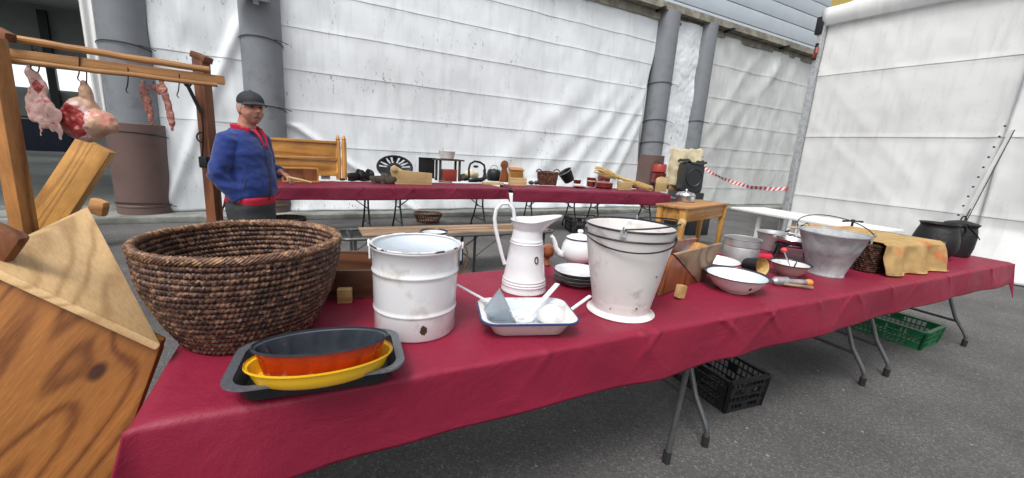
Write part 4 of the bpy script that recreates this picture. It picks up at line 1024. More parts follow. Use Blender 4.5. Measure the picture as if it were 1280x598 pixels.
# --- wooden tray board with raw block between basket and pot
wt_ = thing('wooden_box', 'low dark red wooden box with a raw wood block against it, between basket and pot', 'box', tuple(on(434, 374, ZT)), R(15))
b = MB(); b.box((0.02, .16, .006), (.52, .30, .012)); b.build('bottom', M['wood_dark'], wt_)
b = MB(); b.box((0.02, .01, .058), (.52, .018, .115)); b.build('side', M['wood_dark'], wt_, bevel=.002)
b = MB(); b.box((0.02, .31, .058), (.52, .018, .115)); b.build('side', M['wood_dark'], wt_, bevel=.002)
for s in (-1, 1): b = MB(); b.box((.02+s*.251, .16, .058), (.018, .282, .115)); b.build('end', M['wood_dark'], wt_, bevel=.002)
bl = thing('wood_block', 'small raw wood block standing in front of the dark red box, left of the pot', 'block', tuple(on(432, 376, ZT)), R(15))
b = MB(); b.box((0, -.015, .028), (.052, .034, .056)); b.build('block', M['wood_block'], bl, bevel=.003)

# --- pitcher
pc = Vector((.066, 1.765, ZT)); pi_ = thing('enamel_pitcher', 'tall conical white enamel pitcher with a wide pouring lip and long looped handle', 'pitcher', tuple(pc), R(5))
pr = [(.098, 0), (.102, .004), (.101, .012), (.099, .020), (.099, .030), (.101, .034), (.098, .040), (.100, .045), (.096, .052), (.098, .057), (.093, .066), (.0725, .215), (.0745, .220), (.071, .226), (.0725, .231), (.0685, .238), (.0645, .268), (.063, .278), (.066, .288), (.074, .318)]
def lip(v, a):
    if v.z > .270:
        u = min(1, (v.z-.270)/.046); w_ = max(0, math.cos(a))**2.2
        v = Vector((v.x*(1+.95*w_*u), v.y*(1+.10*u), v.z+.026*w_*u))
    return v
b = MB(); b.lathe(dens(shell(pr, .003), 3), 120, fn=lip); b.build('pitcher_body', [M['enamel']], pi_, ang=60)
b = MB(); b.tube([lip(Vector((.075*math.cos(a), .075*math.sin(a), .319)), a)+Vector((0, 0, .001)) for a in [2*math.pi*i/80 for i in range(80)]], .0025, 6, closed=True); b.build('rim', M['enamel_old'], pi_)
hp_ = [(-.064, 0, .300), (-.062, 0, .33), (-.070, 0, .365), (-.092, 0, .388), (-.120, 0, .385), (-.142, 0, .360), (-.148, 0, .32), (-.140, 0, .27), (-.126, 0, .22), (-.108, 0, .16), (-.092, 0, .115)]
b = MB(); 
for i in range(len(hp_)-1): pass
b.tube(hp_, .0085, 10); b.build('handle', M['enamel'], pi_)
chp = pc+Vector((0, 0, 0))
az_ = camaz(pc)-R(5)+.62
b = MB(); r_ = .0815; b.tube([((r_+.001-.14*dz_)*math.cos(az_+da), (r_+.001-.14*dz_)*math.sin(az_+da), .157+dz_) for da, dz_ in [(.10*math.cos(q), .014*math.sin(q)) for q in [i*math.pi/8 for i in range(16)]]], .0028, 6, closed=True); b.build('chip', M['chip'], pi_)

# --- wooden ball-headed thing behind the pitcher
t = thing('wooden_mallet', 'small turned brown wooden mallet head showing behind the pitcher', 'mallet', tuple(on(683, 332, ZT)))
b = MB(); b.lathe([(0, 0), (.022, 0), (.024, .01), (.014, .03), (.014, .045), (.034, .062), (.04, .085), (.034, .108), (.018, .12), (0, .122)], 40); b.build('mallet', M['wood_red'], t)

# --- enamel roasting tray with ladles
c, a, Lx, Ly = rectfit((594, 371), (706, 374), (726, 404), (602, 410), ZT+.06)
et = thing('enamel_tray', 'white enamel oven tray with a thin blue edge, holding ladles and a funnel', 'tray', (c.x, c.y, ZT), a)
b = pan([(Lx-.12, Ly-.10, 0, .03), (Lx-.10, Ly-.08, .006, .035), (Lx-.045, Ly-.038, .054, .04), (Lx-.012, Ly-.010, .057, .05), (Lx, Ly, .057, .052), (Lx, Ly, .061, .052), (Lx-.012, Ly-.010, .063, .05), (Lx-.05, Ly-.042, .058, .04), (Lx-.104, Ly-.084, .010, .035), (Lx-.13, Ly-.11, .005, .03)], mfn=lambda i: 0 if i < 3 else (2 if i < 6 else (0 if i < 7 else 1)))
b.build('tray_body', [M['enamel_old'], M['enamel_in'], M['rim_blue']], et)
def ladle(name, label, bowlc, hend, r, depth, m, hm, flat=.006, tilt=(0, 0), hwid=.016, hole=False):
    t = thing(name, label, 'ladle' if 'ladle' in name else name.split('_')[-1], tuple(bowlc), 0, None)
    rot = Matrix.Rotation(tilt[0], 3, 'X') @ Matrix.Rotation(tilt[1], 3, 'Y')
    pr_ = [(max(r*math.sin(q), 0), -depth*math.cos(q)) for q in [math.pi/2*i/10 for i in range(11)]]; pr_[0] = (0, -depth)
    inn = [(max(x-.003, 0), z+.003 if i < 9 else z) for i, (x, z) in enumerate(pr_)][::-1]
    b = MB(); b.lathe(pr_+inn, 48, rot=rot); b.build('bowl', m, t)
    h = Vector(hend)-Vector(bowlc); d = Vector((h.x, h.y, 0)).normalized()
    st = rot @ (d*r*.96) if abs(tilt[0])+abs(tilt[1]) < 1.0 else Vector((0, 0, depth*.1))
    b = MB(); b.bar(st, h, hwid, flat); hd = b.build('handle', hm, t, bevel=flat*.35)
    return t
zr = ZT+.07
B1 = on(622, 395, ZT+.035)
fn_ = thing('funnel_scoop', 'grey blue conical funnel lying at the left end of the enamel tray', 'funnel', tuple(B1), a+.2)
b = MB(); rot = Matrix.Rotation(R(62), 3, 'Y') @ Matrix.Rotation(.2, 3, 'X'); b.lathe([(.0, .0), (.012, 0), (.062, .095), (.065, .098), (.060, .095), (.010, .004), (0, .004)], 48, rot=rot, c=(-.055, .01, -.0)); b.build('cone', mat('blue_grey_enamel', (.30, .35, .40), .3, 0, .2, 12, bump=.02, coat=.3), fn_)
ladle('ladle', 'white enamel ladle lying in the tray with its handle reaching left behind the pot', on(648, 392, ZT+.040), on(571, 356, ZT+.12), .040, .030, M['enamel'], M['enamel'], .005, hwid=.013)
ladle('skimmer', 'white enamel ladle with a broad handle rising steeply from the middle of the tray', on(655, 398, ZT+.045), on(697, 355, ZT+.115), .034, .028, M['enamel'], M['enamel'], .006, hwid=.020)
ladle('ladle', 'big white enamel ladle lying upside down at the right end of the tray', on(690, 398, ZT+.03), on(738, 370, ZT+.085), .055, -.050, M['enamel_old'], M['enamel_in'], .006, hwid=.015)

# --- plates and teapot
pp = Vector((.332, 1.905, ZT))
for i in range(6):
    pl = thing('enamel_plate', ['lowest white enamel plate of the stack left of the white bucket', 'second plate from the bottom of the enamel stack', 'third plate from the bottom of the enamel stack', 'fourth plate from the bottom of the enamel stack', 'second plate from the top of the enamel stack', 'topmost white enamel plate with a dark rim on the stack'][i], 'plate', tuple(pp+Vector((.003*math.sin(i*2.1), .003*math.cos(i*3), i*.0085))), i, 'stack of enamel plates')
    b = MB(); b.lathe([(0, 0), (.062, 0), (.075, .004), (.088, .018), (.114, .024), (.1175, .0265), (.114, .0275), (.088, .021), (.074, .008), (.060, .004), (0, .004)], 72, mfn=lambda z, a, i_: 1 if i_ in (4, 5) else 0); b.build('plate_body', [M['enamel'] if i == 5 else M['enamel_old'], M['rim_dark']], pl)
tp_ = thing('teapot', 'white enamel teapot with a curved spout and dark rimmed lid, behind the plates', 'teapot', (.395, 2.33, ZT), R(8))
b = MB(); b.lathe([(0, 0), (.070, 0), (.088, .012), (.102, .04), (.103, .07), (.094, .105), (.080, .128), (.078, .134), (.06, .134), (0, .13)], 64); b.build('teapot_body', M['enamel'], tp_)
b = MB(); b.lathe([(.080, .134), (.083, .138), (.079, .142), (.055, .155), (.02, .163), (.012, .168), (.018, .178), (.014, .188), (0, .190)], 48, mfn=lambda z, a, i: 1 if z < .141 else 0); b.build('lid', [M['enamel'], M['rim_dark']], tp_)
b = MB(); b.tube([(-.090, 0, .035), (-.118, 0, .045), (-.140, 0, .075), (-.148, 0, .11), (-.160, 0, .135), (-.172, 0, .145)], [.024, .020, .016, .013, .011, .010], 14); b.build('spout', M['enamel'], tp_)
b = MB(); b.tube([(.085, 0, .115), (.12, 0, .135), (.155, 0, .12), (.16, 0, .085), (.14, 0, .05), (.098, 0, .04)], .008, 10); b.build('handle', M['enamel'], tp_)

# --- two nested white buckets
kc = Vector((.462, 1.585, ZT))
def bucket(name, label, dz, rt, foot, mrim, ear_az, baild, grip, m=M['enamel_old']):
    t = thing(name, label, 'bucket', tuple(kc+Vector((0, 0, dz))), 0, 'nested enamel buckets')
    rb = .112
    pr = ([(.134, 0), (.136, .003), (.118, .012)] if foot else [])+[(rb if not foot else .112, .020 if foot else 0), (rb+(rt-rb)*.5, .175), (rt-.003, .330), (rt, .340), (rt+.004, .344), (rt+.003, .348)]
    k = len(pr)
    b = MB(); b.lathe(dens(shell(pr, .003), 3), 110, mfn=lambda z, a, i: 1 if z > .3415 else 0); b.build('bucket_body', [m, mrim], t, ang=60)
    e = []
    for s in (0, math.pi):
        d = Vector((math.cos(ear_az+s), math.sin(ear_az+s), 0)); e.append(d*(rt+.004)+Vector((0, 0, .352)))
        b = MB(); b.box(d*(rt+.003)+Vector((0, 0, .335)), (.004, .022, .022), Matrix.Rotation(ear_az+s, 3, 'Z')); b.tube(arc(d*(rt+.004)+Vector((0, 0, .352)), .008, 0, 6.0, 10, 'yz'), .003, 6); b.build('ear', M['galv'], t)
    mid = (e[0]+e[1])/2; hx = (e[1]-e[0])/2; bd_ = Vector(baild).normalized()
    b = MB(); P = [mid-hx*math.cos(q)+bd_*math.sin(q)*(hx.length*1.06) for q in [math.pi*i/28 for i in range(29)]]; b.tube(P, .0032, 8); hd = b.build('bail', M['wire'], t)
    if grip:
        b = MB(); b.tube([P[12], P[13]+bd_*.001, P[15]+bd_*.001, P[16]], [.012, .014, .014, .012], 14); b.build('grip', M['wood_block'], hd)
    return t
az = camaz(kc)
lowb = bucket('enamel_bucket', 'lower of the two nested white buckets, with a wide flat foot on the cloth', 0, .171, True, M['rim_dark'], az+1.45, (math.cos(az)*.95, math.sin(az)*.95, -.24), False)
lowb.scale.z = .93
for a_, z_, w_ in ((.5, .06, .004), (-.3, .045, .003), (-.9, .12, .003), (.9, .2, .004)): patch(lowb, az+a_, z_, w_, w_, lambda z: .1128+.059*z/.34+.001)
bucket('enamel_bucket', 'upper of the two nested white buckets, with a wooden grip on its handle', .012, .172, False, M['rim_dark'], az-.12, (math.cos(az+math.pi/2-.1), math.sin(az+math.pi/2-.1), .13), True, M['enamel_old'])

# --- wooden hopper, wood tray, bowls
def qb(P, th, m, nm, par, bev=.003):
    P = [Vector(p) for p in P]; n = (P[1]-P[0]).cross(P[2]-P[0]); b = MB(); b.prism(P, n, th); return b.build(nm, m, par, bevel=bev)
p1_ = on(820, 369, ZT+.002); p2_ = on(868, 352, ZT+.002); pt_ = pzz(838, 318, p1_.y+.02); q_ = pzz(900, 303, p2_.y+.10); r_2 = on(880, 344, ZT+.004)
hp_ = thing('wooden_hopper', 'open wooden measuring scoop, brown side board and pale flared board, right of the white buckets', 'wooden scoop', tuple(p1_), 0)
L_ = lambda p: p-p1_
pl_ = pt_+Vector((-.10, .20, -.01)); pb2 = p1_+Vector((-.02, .22, 0)); qb2 = q_+Vector((-.06, .16, -.01)); rb2 = r_2+Vector((-.10, .20, 0))
qb([L_(p1_), L_(p2_), L_(pt_)], .014, M['wood_red'], 'side_board', hp_)
qb([L_(p2_+Vector((.008, 0, 0))), L_(r_2), L_(q_), L_(pt_+Vector((.01, .004, .004)))], .014, M['wood_bench'], 'flared_board', hp_)
qb([L_(p1_), L_(pb2), L_(pl_), L_(pt_)], -.014, M['wood_red'], 'back_board', hp_)
qb([L_(pb2), L_(rb2), L_(qb2), L_(pl_)], .014, M['wood_red'], 'end_board', hp_)
bl = thing('wood_block', 'small raw wood block propping the open wooden scoop right of the white buckets', 'block', tuple(on(852, 373, ZT)), R(35))
b = MB(); b.box((0, .01, .030), (.045, .030, .060), Matrix.Rotation(.18, 3, 'Y')); b.build('block', M['wood_block'], bl, bevel=.003)
t = thing('wooden_dish', 'shallow honey coloured wooden dish behind the open wooden scoop', 'dish', tuple(on(862, 322, ZT)), R(20))
b = pan([(.26, .17, 0, .03), (.31, .21, .075, .05), (.30, .20, .078, .05), (.25, .16, .015, .03)]); b.build('dish_body', M['wood_honey'], t)
def bowl(name, label, c, rb, rt, h, mo, mi, mr=None, chip=None, n=96, sub=''):
    t = thing(name, label, 'bowl', (*c, ZT))
    o = [(rb, 0), (rb+.003, .004)]+[(rb+(rt-.012-rb)*math.sin(q), h*(1-math.cos(q))*.96+.004) for q in [math.pi/2*i/8 for i in range(1, 9)]]
    o = [(rb+(rt-.010-rb)*(i/8)**.62, .004+(h-.006)*(i/8)) for i in range(9)]
    o = [(rb, 0)]+o+[(rt, h), (rt+.002, h+.003)]
    full = shell(o, .003); no = len(o); az = camaz(c)
    def mf(z, a, i):
        if chip and i < no*3-6:
            d = (a-az-chip[0]+math.pi) % (2*math.pi)-math.pi
            if (d*rt/chip[2])**2+((z-chip[1])/chip[2])**2 < 1+.5*N(a*40, z*100): return 3
        if z > h-.003: return 2
        return 1 if i > (no)*3 else 0
    b = MB(); b.lathe(dens(full, 3), n, mfn=mf); b.build('bowl_body', [mo, mi, mr or mo, M['chip']], t, ang=60); return t
bowl('enamel_bowl', 'wide white enamel bowl with a dark chip, in front of the pale flared scoop', (1.130, 1.965), .070, .150, .080, M['enamel_old'], M['enamel_in'], M['rim_dark'], (.62, .040, .009), 200)
bowl('enamel_bowl', 'white enamel bowl half hidden behind the open wooden scoop', tuple(on(893, 338, ZT))[:2], .07, .125, .062, M['enamel'], M['enamel'], None)
bowl('rosy_bowl', 'worn rosy brown bowl with a pale inside, left of the galvanised bucket', (1.625, 2.31), .045, .108, .074, M['enamel_pink'], M['enamel_old'], M['rim_dark'])

def lathing(name, label, cat, c, parts, rz=0, grp=None):
    t = thing(name, label, cat, (*c[:2], c[2] if len(c) > 2 else ZT), rz, grp)
    for nm, prof, m in parts:
        b = MB(); b.lathe(prof, 72); b.build(nm, M[m], t)
    return t
t = lathing('aluminium_pot', 'dented aluminium pot with a stepped rim, behind the wide white bowl', 'pot', (1.47, 2.56),
        [('pot_body', shell([(.090, 0), (.100, .006), (.102, .10), (.097, .112), (.103, .116), (.104, .158), (.108, .161)], .003), 'alu')])
t = lathing('aluminium_pot', 'aluminium basin on the table top far edge, behind the trivet pan', 'pot', (1.96, 3.03),
        [('pot_body', shell([(.080, 0), (.088, .006), (.100, .10), (.112, .132), (.118, .136)], .003), 'alu')])
# tilted basket tin with amber inside
p = on(945, 345, ZT); t = thing('tipped_tin', 'small tin lying on its side showing amber inside, before the stepped aluminium pot', 'tin', tuple(p+Vector((0, .02, .052))), 0)
rot = Matrix.Rotation(R(20), 3, 'Z') @ Matrix.Rotation(R(78), 3, 'X')
b = MB(); b.lathe(shell([(.042, -.06), (.044, -.055), (.052, .04), (.054, .044)], .004), 48, rot=rot, mfn=lambda z, a, i: 1 if i > 5 else 0); b.build('tin_body', [M['iron'], M['straw']], t)
# black trivet and pan
p = on(985, 330, ZT)+Vector((.12, .17, 0)); tv = thing('iron_trivet', 'black iron trivet on thin legs carrying the shiny pan', 'trivet', tuple(p), R(20))
b = MB(); b.tube([(.10*math.cos(a), .10*math.sin(a), .095) for a in [2*math.pi*i/36 for i in range(36)]], .006, 8, closed=True); b.bar((-.1, 0, .095), (.1, 0, .095), .012, .006); b.bar((0, -.1, .097), (0, .1, .097), .012, .006); b.build('ring', M['iron'], tv)
for a in (R(-90), R(-10), R(170), R(90)):
    b = MB(); b.tube([(.10*math.cos(a), .10*math.sin(a), .095), (.11*math.cos(a), .11*math.sin(a), .03), (.12*math.cos(a), .12*math.sin(a), 0.003)], .006, 8); b.build('leg', M['iron'], tv)
sp_ = thing('steel_pan', 'shallow shiny steel pan with a bright rim resting on the black trivet', 'pan', tuple(p+Vector((0, 0, .103))), R(20))
b = MB(); b.lathe(shell([(.085, 0), (.095, .006), (.112, .032), (.122, .036)], .003), 72); b.build('pan_body', M['shiny'], sp_)
b = MB(); b.tube([(.06, .09, .036), (.09, .11, .052), (.11, .08, .052), (.105, .055, .036)], .006, 8); b.build('handle', M['shiny'], sp_)
# red roll, sieve tool with red knob
p = on(972, 335, ZT); t = thing('red_rolling_pin', 'short crimson cylinder lying under the trivet', 'roller', tuple(p+Vector((-.02, .14, .028))), R(10))
b = MB(); b.tube([(-.06, 0, 0), (-.055, 0, 0), (.055, 0, 0), (.06, 0, 0)], [.020, .027, .027, .020], 24); b.build('roller', M['redcloth'], t)
q1, q2 = Vector((1.66, 2.345, ZT+.03)), Vector((1.585, 2.33, ZT+.145))
t = thing('hand_tool', 'steel tool with a red ball knob leaning in the rosy bowl', 'tool', tuple(q1))
b = MB(); b.tube([(0, 0, 0), (q2-q1)*.95], [.005, .0045], 8); b.box((.0, 0, -.0), (.05, .004, .03)); b.build('shaft', M['shiny'], t)
b = MB(); ell(b, q2-q1, (.017, .017, .015)); b.build('knob', M['tape_r'], t)
b = MB(); b.tube([(0.01, 0, 0), (.05, .03, .05), (.09, .05, .075)], .004, 6); b.build('wire_handle', M['wire'], t)
# long metal tool with orange ball
q1, q2 = on(965, 357, ZT), on(1013, 358, ZT); t = thing('metal_masher', 'worn metal tool with an orange ball end, lying in front of the rosy bowl', 'tool', tuple(q1+Vector((0, 0, .02))), math.atan2(q2.y-q1.y, q2.x-q1.x)); L = (q2-q1).length
b = MB(); b.tube([(0, 0, 0), (L*.05, 0, .004), (L*.35, 0, .004), (L*.4, 0, .002), (L*.8, 0, 0), (L*.86, 0, 0)], [.014, .022, .020, .017, .016, .014], 18)
for i in range(7): b.tube([(L*.06+i*L*.045, 0, .004), (L*.06+i*L*.045+.006, 0, .004)], .0245, 14)
b.build('barrel', M['alu'], t)
b = MB(); b.tube([(L*.2, -.02, -.004), (L*.5, -.035, -.008), (L*.82, -.055, -.010)], [.008, .008, .009], 10); b.build('lever', M['wood_bench'], t)
b = MB(); ell(b, (L*.93, 0, 0), (.026, .019, .019)); b.build('ball_end', mat('orange_wood', (.60, .24, .05), .45, 0, .15, 20), t)

# --- galvanised bucket
gc = (1.905, 2.40); t = thing('zinc_bucket', 'big dull galvanised bucket with its thin wire handle standing up', 'bucket', (*gc, ZT))
b = MB(); b.lathe(dens(shell([(.092, 0), (.095, .002), (.095, .012), (.093, .016), (.130, .13), (.133, .134), (.170, .248), (.175, .252), (.176, .260)], .003), 2), 96); b.build('bucket_body', M['galv'], t, ang=50)
az = camaz(gc)
e = []
for s in (1, -1):
    d = Vector((math.cos(az+s*1.45), math.sin(az+s*1.45), 0)); e.append(d*.180+Vector((0, 0, .27)))
    b = MB(); b.box(d*.176+Vector((0, 0, .25)), (.006, .045, .05), Matrix.Rotation(az+s*1.45, 3, 'Z')); b.tube(arc(d*.182+Vector((0, 0, .275)), .010, 0, 6, 10, 'yz'), .003, 6); b.build('ear', M['galv'], t)
mid = (e[0]+e[1])/2; hx = (e[1]-e[0])/2; dd = Vector((-.25, .5, .8)).normalized()
b = MB(); b.tube([mid-hx*math.cos(q)+dd*math.sin(q)*.10 for q in [math.pi*i/28 for i in range(29)]], .003, 8); b.build('bail', M['wire'], t)

# --- dark wicker hamper under the sacking
hc = (on(1112, 350, ZT)+on(1182, 333, ZT))/2+QV*.27-QU*.03; hamp = thing('wicker_hamper', 'dark wicker hamper under the ochre sacking', 'hamper', tuple(hc), QA-R(4))
b = MB(); wd, dp, hh = .84, .44, .17
for i in range(13):
    z = .010+i*.0135; k = .93+.07*i/12
    rr = rrect(wd*k, dp*k, .05, 6); n = len(rr); P = []
    for j in range(n):
        x, y = rr[j]; x2, y2 = rr[(j+1) % n]; m_ = max(1, int(math.hypot(x2-x, y2-y)/.012))
        for q in range(m_): P.append(Vector((x+(x2-x)*q/m_, y+(y2-y)*q/m_, z)))
    P = [p+Vector((p.x, p.y, 0)).normalized()*(.003*(1 if (jj+i) % 2 else -1)) for jj, p in enumerate(P)]
    b.tube(P, .0078, 6, closed=True)
b.build('wall', M['wicker_dark'], hamp)
b = MB(); b.box((0, 0, .006), (wd*.9, dp*.9, .012)); b.build('bottom', M['wicker_dark'], hamp)
b = MB(); b.box((0, 0, hh+.006), (wd*.99, dp*.99, .016)); b.build('lid', M['wicker_dark'], hamp, bevel=.006)
# sacking
def sack(a, c):
    # a along the hamper, c from the far side across the lid and down the front
    x = -.44+.70*a + .14*(c-.5)*(1-a)+.03*N(c*3, 5); s_ = .30-.80*c
    y = s_; z = hh+.022+.005*abs(N(a*5, c*5))+.006*math.sin(a*17+c*4)*min(1, c*2)
    front = -dp/2-.015
    if y < front:
        dr = front-y; y = front-.018-.15*dr+.020*math.sin(a*15+c*3)*min(1, dr/.08); z = hh+.016-dr*.93
        x += .10*dr*(a-.2)
    z += .016*max(0, 1-abs(a-.05)/.12)*.6
    e_ = .006*N(a*12, c*12, 3)
    if x > wd/2-.03: z -= (x-wd/2+.03)*1.2
    tz = max(z, .006+.004*N(a*9, c*4)+.002)
    return Vector((x+.03, y-e_, tz))
b = MB(); b.grid(90, 90, sack); o = b.build('sacking', M['burlap'], None, loc=tuple(hc), rz=QA-R(4), ang=180, solid=.004); tag(o, 'ochre sacking cloth with faint orange stripes draped over the dark wicker hamper', 'cloth')
sk = o
# knotted gathered corner of the cloth
b = MB(); P = [(-.30, .20, hh+.02), (-.38, .19, hh+.035), (-.45, .18, hh+.05), (-.50, .17, hh+.06)]
b.tube(P, [.045, .034, .026, .016], 14); o = b.build('gathered_corner', M['burlap'], sk); remesh(o, .006, 1, lambda c: .007*N(c.x*25, c.y*25, c.z*25))
b = MB(); b.tube([(-.47+.012*math.cos(q), .175+.024*math.cos(q), hh+.055+.026*math.sin(q)) for q in [i*.55 for i in range(12)]], .005, 6, closed=True); b.build('knot', M['wood_bench'], sk)

# iron cross handled thing
p = on(1115, 322, ZT)+QV*.30; t = thing('iron_screw_press', 'dark iron rod with a cross handle rising behind the ochre sacking', 'press', tuple(p), R(10))
b = MB(); b.lathe([(0, 0), (.05, 0), (.045, .02), (.02, .03), (.012, .05), (0, .05)], 24); b.tube([(0, 0, .04), (0, 0, .225)], .009, 10); b.build('screw', M['iron'], t)
b = MB(); b.tube([(-.095, 0, .222), (-.03, 0, .225), (.03, 0, .225), (.095, 0, .222)], [.008, .006, .006, .008], 8); ell(b, (0, 0, .228), (.018, .018, .012), 12, 10); b.build('cross_handle', M['iron'], t)

# --- black pots
bc1 = tt(4.72, .30); t = thing('iron_pot', 'round bellied black cast iron pot with a curved handle, next to the ochre sacking', 'cooking pot', (*bc1[:2], ZT), R(10)); t.scale = (1.14, 1.14, 1.10)
b = MB(); b.lathe(dens(shell([(.055, 0), (.078, .004), (.110, .045), (.120, .095), (.118, .14), (.104, .195), (.094, .225), (.098, .240), (.106, .246)], .005), 2), 80); b.build('pot_body', M['iron'], t)
b = MB(); b.tube([(.100, -.02, .235), (.135, -.03, .245), (.165, -.035, .235), (.180, -.035, .20), (.172, -.03, .16), (.150, -.02, .13)], [.008, .009, .009, .009, .008, .006], 10); b.build('handle', M['iron'], t)
bc2 = tt(5.08, .28); t = thing('iron_pot', 'squat lidded black iron pot with ring handles, nearest the tent end of the table', 'cooking pot', (*bc2[:2], ZT), R(10)); t.scale.z = 1.28
b = MB(); b.lathe(dens(shell([(.080, 0), (.092, .004), (.104, .06), (.106, .12), (.100, .16), (.092, .185), (.098, .195)], .005), 2), 80); b.build('pot_body', M['iron'], t)
b = MB(); b.lathe([(.104, .198), (.106, .206), (.085, .214), (.03, .224), (.0, .226)], 64); ld = b.build('lid', M['iron'], t)
b = MB(); b.tube(arc((0, 0, .226), .026, 0, math.pi, 12), .005, 8); b.build('lid_ring', M['iron'], ld)
for s in (1, -1):
    b = MB(); b.tube(arc((s*.108, 0, .165), .024, 0, 6.28, 18), .004, 6); b.build('ring_handle', M['iron'], t)
b = MB(); b.tube([(-.1, -.02, .20), (-.07, -.08, .21), (0, -.11, .15), (.06, -.10, .12)], .004, 6); b.build('bail', M['iron'], t)
# blue grey funnel by the tent beyond table end
p = on(1243, 322, .70); t = thing('zinc_funnel', 'small blue grey zinc funnel standing upside down behind the last black pot', 'funnel', tuple(tt(5.22, .52, ZT)))
b = MB(); b.lathe(shell([(.055, 0), (.050, .02), (.014, .12), (.010, .17)], .002), 40); b.build('cone', M['galv'], t)

# ================================================================ CRATES AND THINGS ON THE GROUND
def crate(name, label, c, rz, w_, d_, h, m, nx, ny, rows, lip=True, grp=None, taper=.93):
    t = thing(name, label, 'crate', tuple(c), rz, grp)
    def P(u, v, z):
        k = taper+(1-taper)*z/h; return Vector((u*w_/2*k, v*d_/2*k, z))
    for nm, A, B_ in (('long_side', (-1, -1), (1, -1)), ('long_side', (1, 1), (-1, 1)), ('short_side', (1, -1), (1, 1)), ('short_side', (-1, 1), (-1, -1))):
        b = MB(); n = nx if nm == 'long_side' else ny
        for r_ in range(rows+1):
            z = .006+(h-.012)*r_/rows
            b.bar(P(*A, z), P(*B_, z), .012 if r_ < rows else .024, .010 if r_ not in (0, rows) else .016)
        for i in range(n+1):
            f = i/n; u0 = A[0]+(B_[0]-A[0])*f; v0 = A[1]+(B_[1]-A[1])*f
            b.bar(P(u0, v0, .004), P(u0, v0, h-.004), .006 if 0 < i < n else .02, .006 if 0 < i < n else .02)
        # solid plates between some bars
        for r_ in range(rows):
            if r_ % 2 == 0:
                z0, z1 = .006+(h-.012)*r_/rows, .006+(h-.012)*(r_+1)/rows
                for f0, f1 in ((.02, .16), (.42, .58), (.84, .98)):
                    q = [P(A[0]+(B_[0]-A[0])*f, A[1]+(B_[1]-A[1])*f, z) for f, z in ((f0, z0), (f1, z0), (f1, z1), (f0, z1))]; b.prism(q, (q[1]-q[0]).cross(q[2]-q[0]), .0035)
        b.build(nm, m, t)
    b = MB()
    for i in range(nx+1): x = -w_/2*taper+w_*taper*i/nx; b.bar((x, -d_/2*taper, .005), (x, d_/2*taper, .005), .008, .006)
    for i in range(ny+1): y = -d_/2*taper+d_*taper*i/ny; b.bar((-w_/2*taper, y, .007), (w_/2*taper, y, .007), .008, .006)
    b.build('bottom', m, t); return t
def crate_at(name, label, near, right, left, zz, w_, d_, h, m, nx, ny, rows, grp=None, rz=None):
    """near = pixel of the ground corner nearest the camera"""
    pn, pr_, pl_ = on(*near, 0), on(*right, 0), on(*left, 0)
    ax = (pr_-pn).normalized() if rz is None else Vector((math.cos(rz), math.sin(rz), 0))
    ay = Vector((-ax.y, ax.x, 0)); c = pn+ax*w_/2+ay*d_/2
    return crate(name, label, c, math.atan2(ax.y, ax.x), w_, d_, h, m, nx, ny, rows, grp=grp)
pn, pr_ = on(905, 520, 0), on(958, 508, 0)
crate_at('plastic_crate', 'black slatted plastic crate on the asphalt under the middle of the near table', (906, 519), (957, 507), (850, 470), 0, .30, .46, .20, M['plastic_black'], 9, 14, 4, grp='crates')
crate_at('plastic_crate', 'green perforated plastic crate under the tent end of the near table', (1152, 440), (1186, 424), (1068, 405), 0, .38, .60, .16, M['plastic_green'], 12, 18, 3, grp='crates')
c = on(722, 294, 0); 
crate('plastic_crate', 'black crate on the asphalt under the far table, behind the teapot', on(722, 292, 0)+Vector((.1, .2, 0)), R(10), .55, .36, .28, M['plastic_black'], 12, 9, 4, grp='crates')
# more back feet of the near table are part of it.  dark stave tub
t = thing('stave_tub', 'dark low wooden tub with an iron hoop, on the ground behind the man', 'tub', (-2.99, 5.30, 0))
b = MB(); b.lathe(shell([(.185, 0), (.19, .01), (.225, .30)], .018), 64, fn=lambda v, a: v*(1-.012*(1 if (a*32/(2*math.pi)) % 1 < .12 else 0))); b.build('staves', M['wood_black'], t)
b = MB(); b.lathe([(.203, .10), (.210, .10), (.213, .13), (.206, .13)], 64); b.lathe([(.221, .255), (.228, .255), (.231, .285), (.224, .285)], 64); b.build('hoops', M['iron'], t)
b = MB(); b.tube(arc((-.21, 0, .30), .05, 0, math.pi, 12, 'yz'), .007, 6); b.build('handle', M['iron'], t)
# openwork basket under the far table
t = thing('openwork_basket', 'low dark openwork basket on the kerb below the far table', 'basket', tuple(on(533, 279, .0)+Vector((.0, .12, .015))))
b = MB()
for i in range(30):
    a = 2*math.pi*i/30; b.tube([(.19*math.cos(a), .15*math.sin(a), .01), (.25*math.cos(a), .2*math.sin(a), .13)], .007, 6)
b.build('ribs', M['wicker_dark'], t)
b = MB()
for z, k in ((.0, .19), (.02, .20), (.125, .25), (.145, .256)): b.tube([(k*math.cos(a), k*.8*math.sin(a), z) for a in [2*math.pi*i/48 for i in range(48)]], .012, 8, closed=True)
b.lathe([(0, 0), (.19, 0), (.19, .01), (0, .01)], 40, sy=.8); b.build('hoops', M['wicker_red'], t)

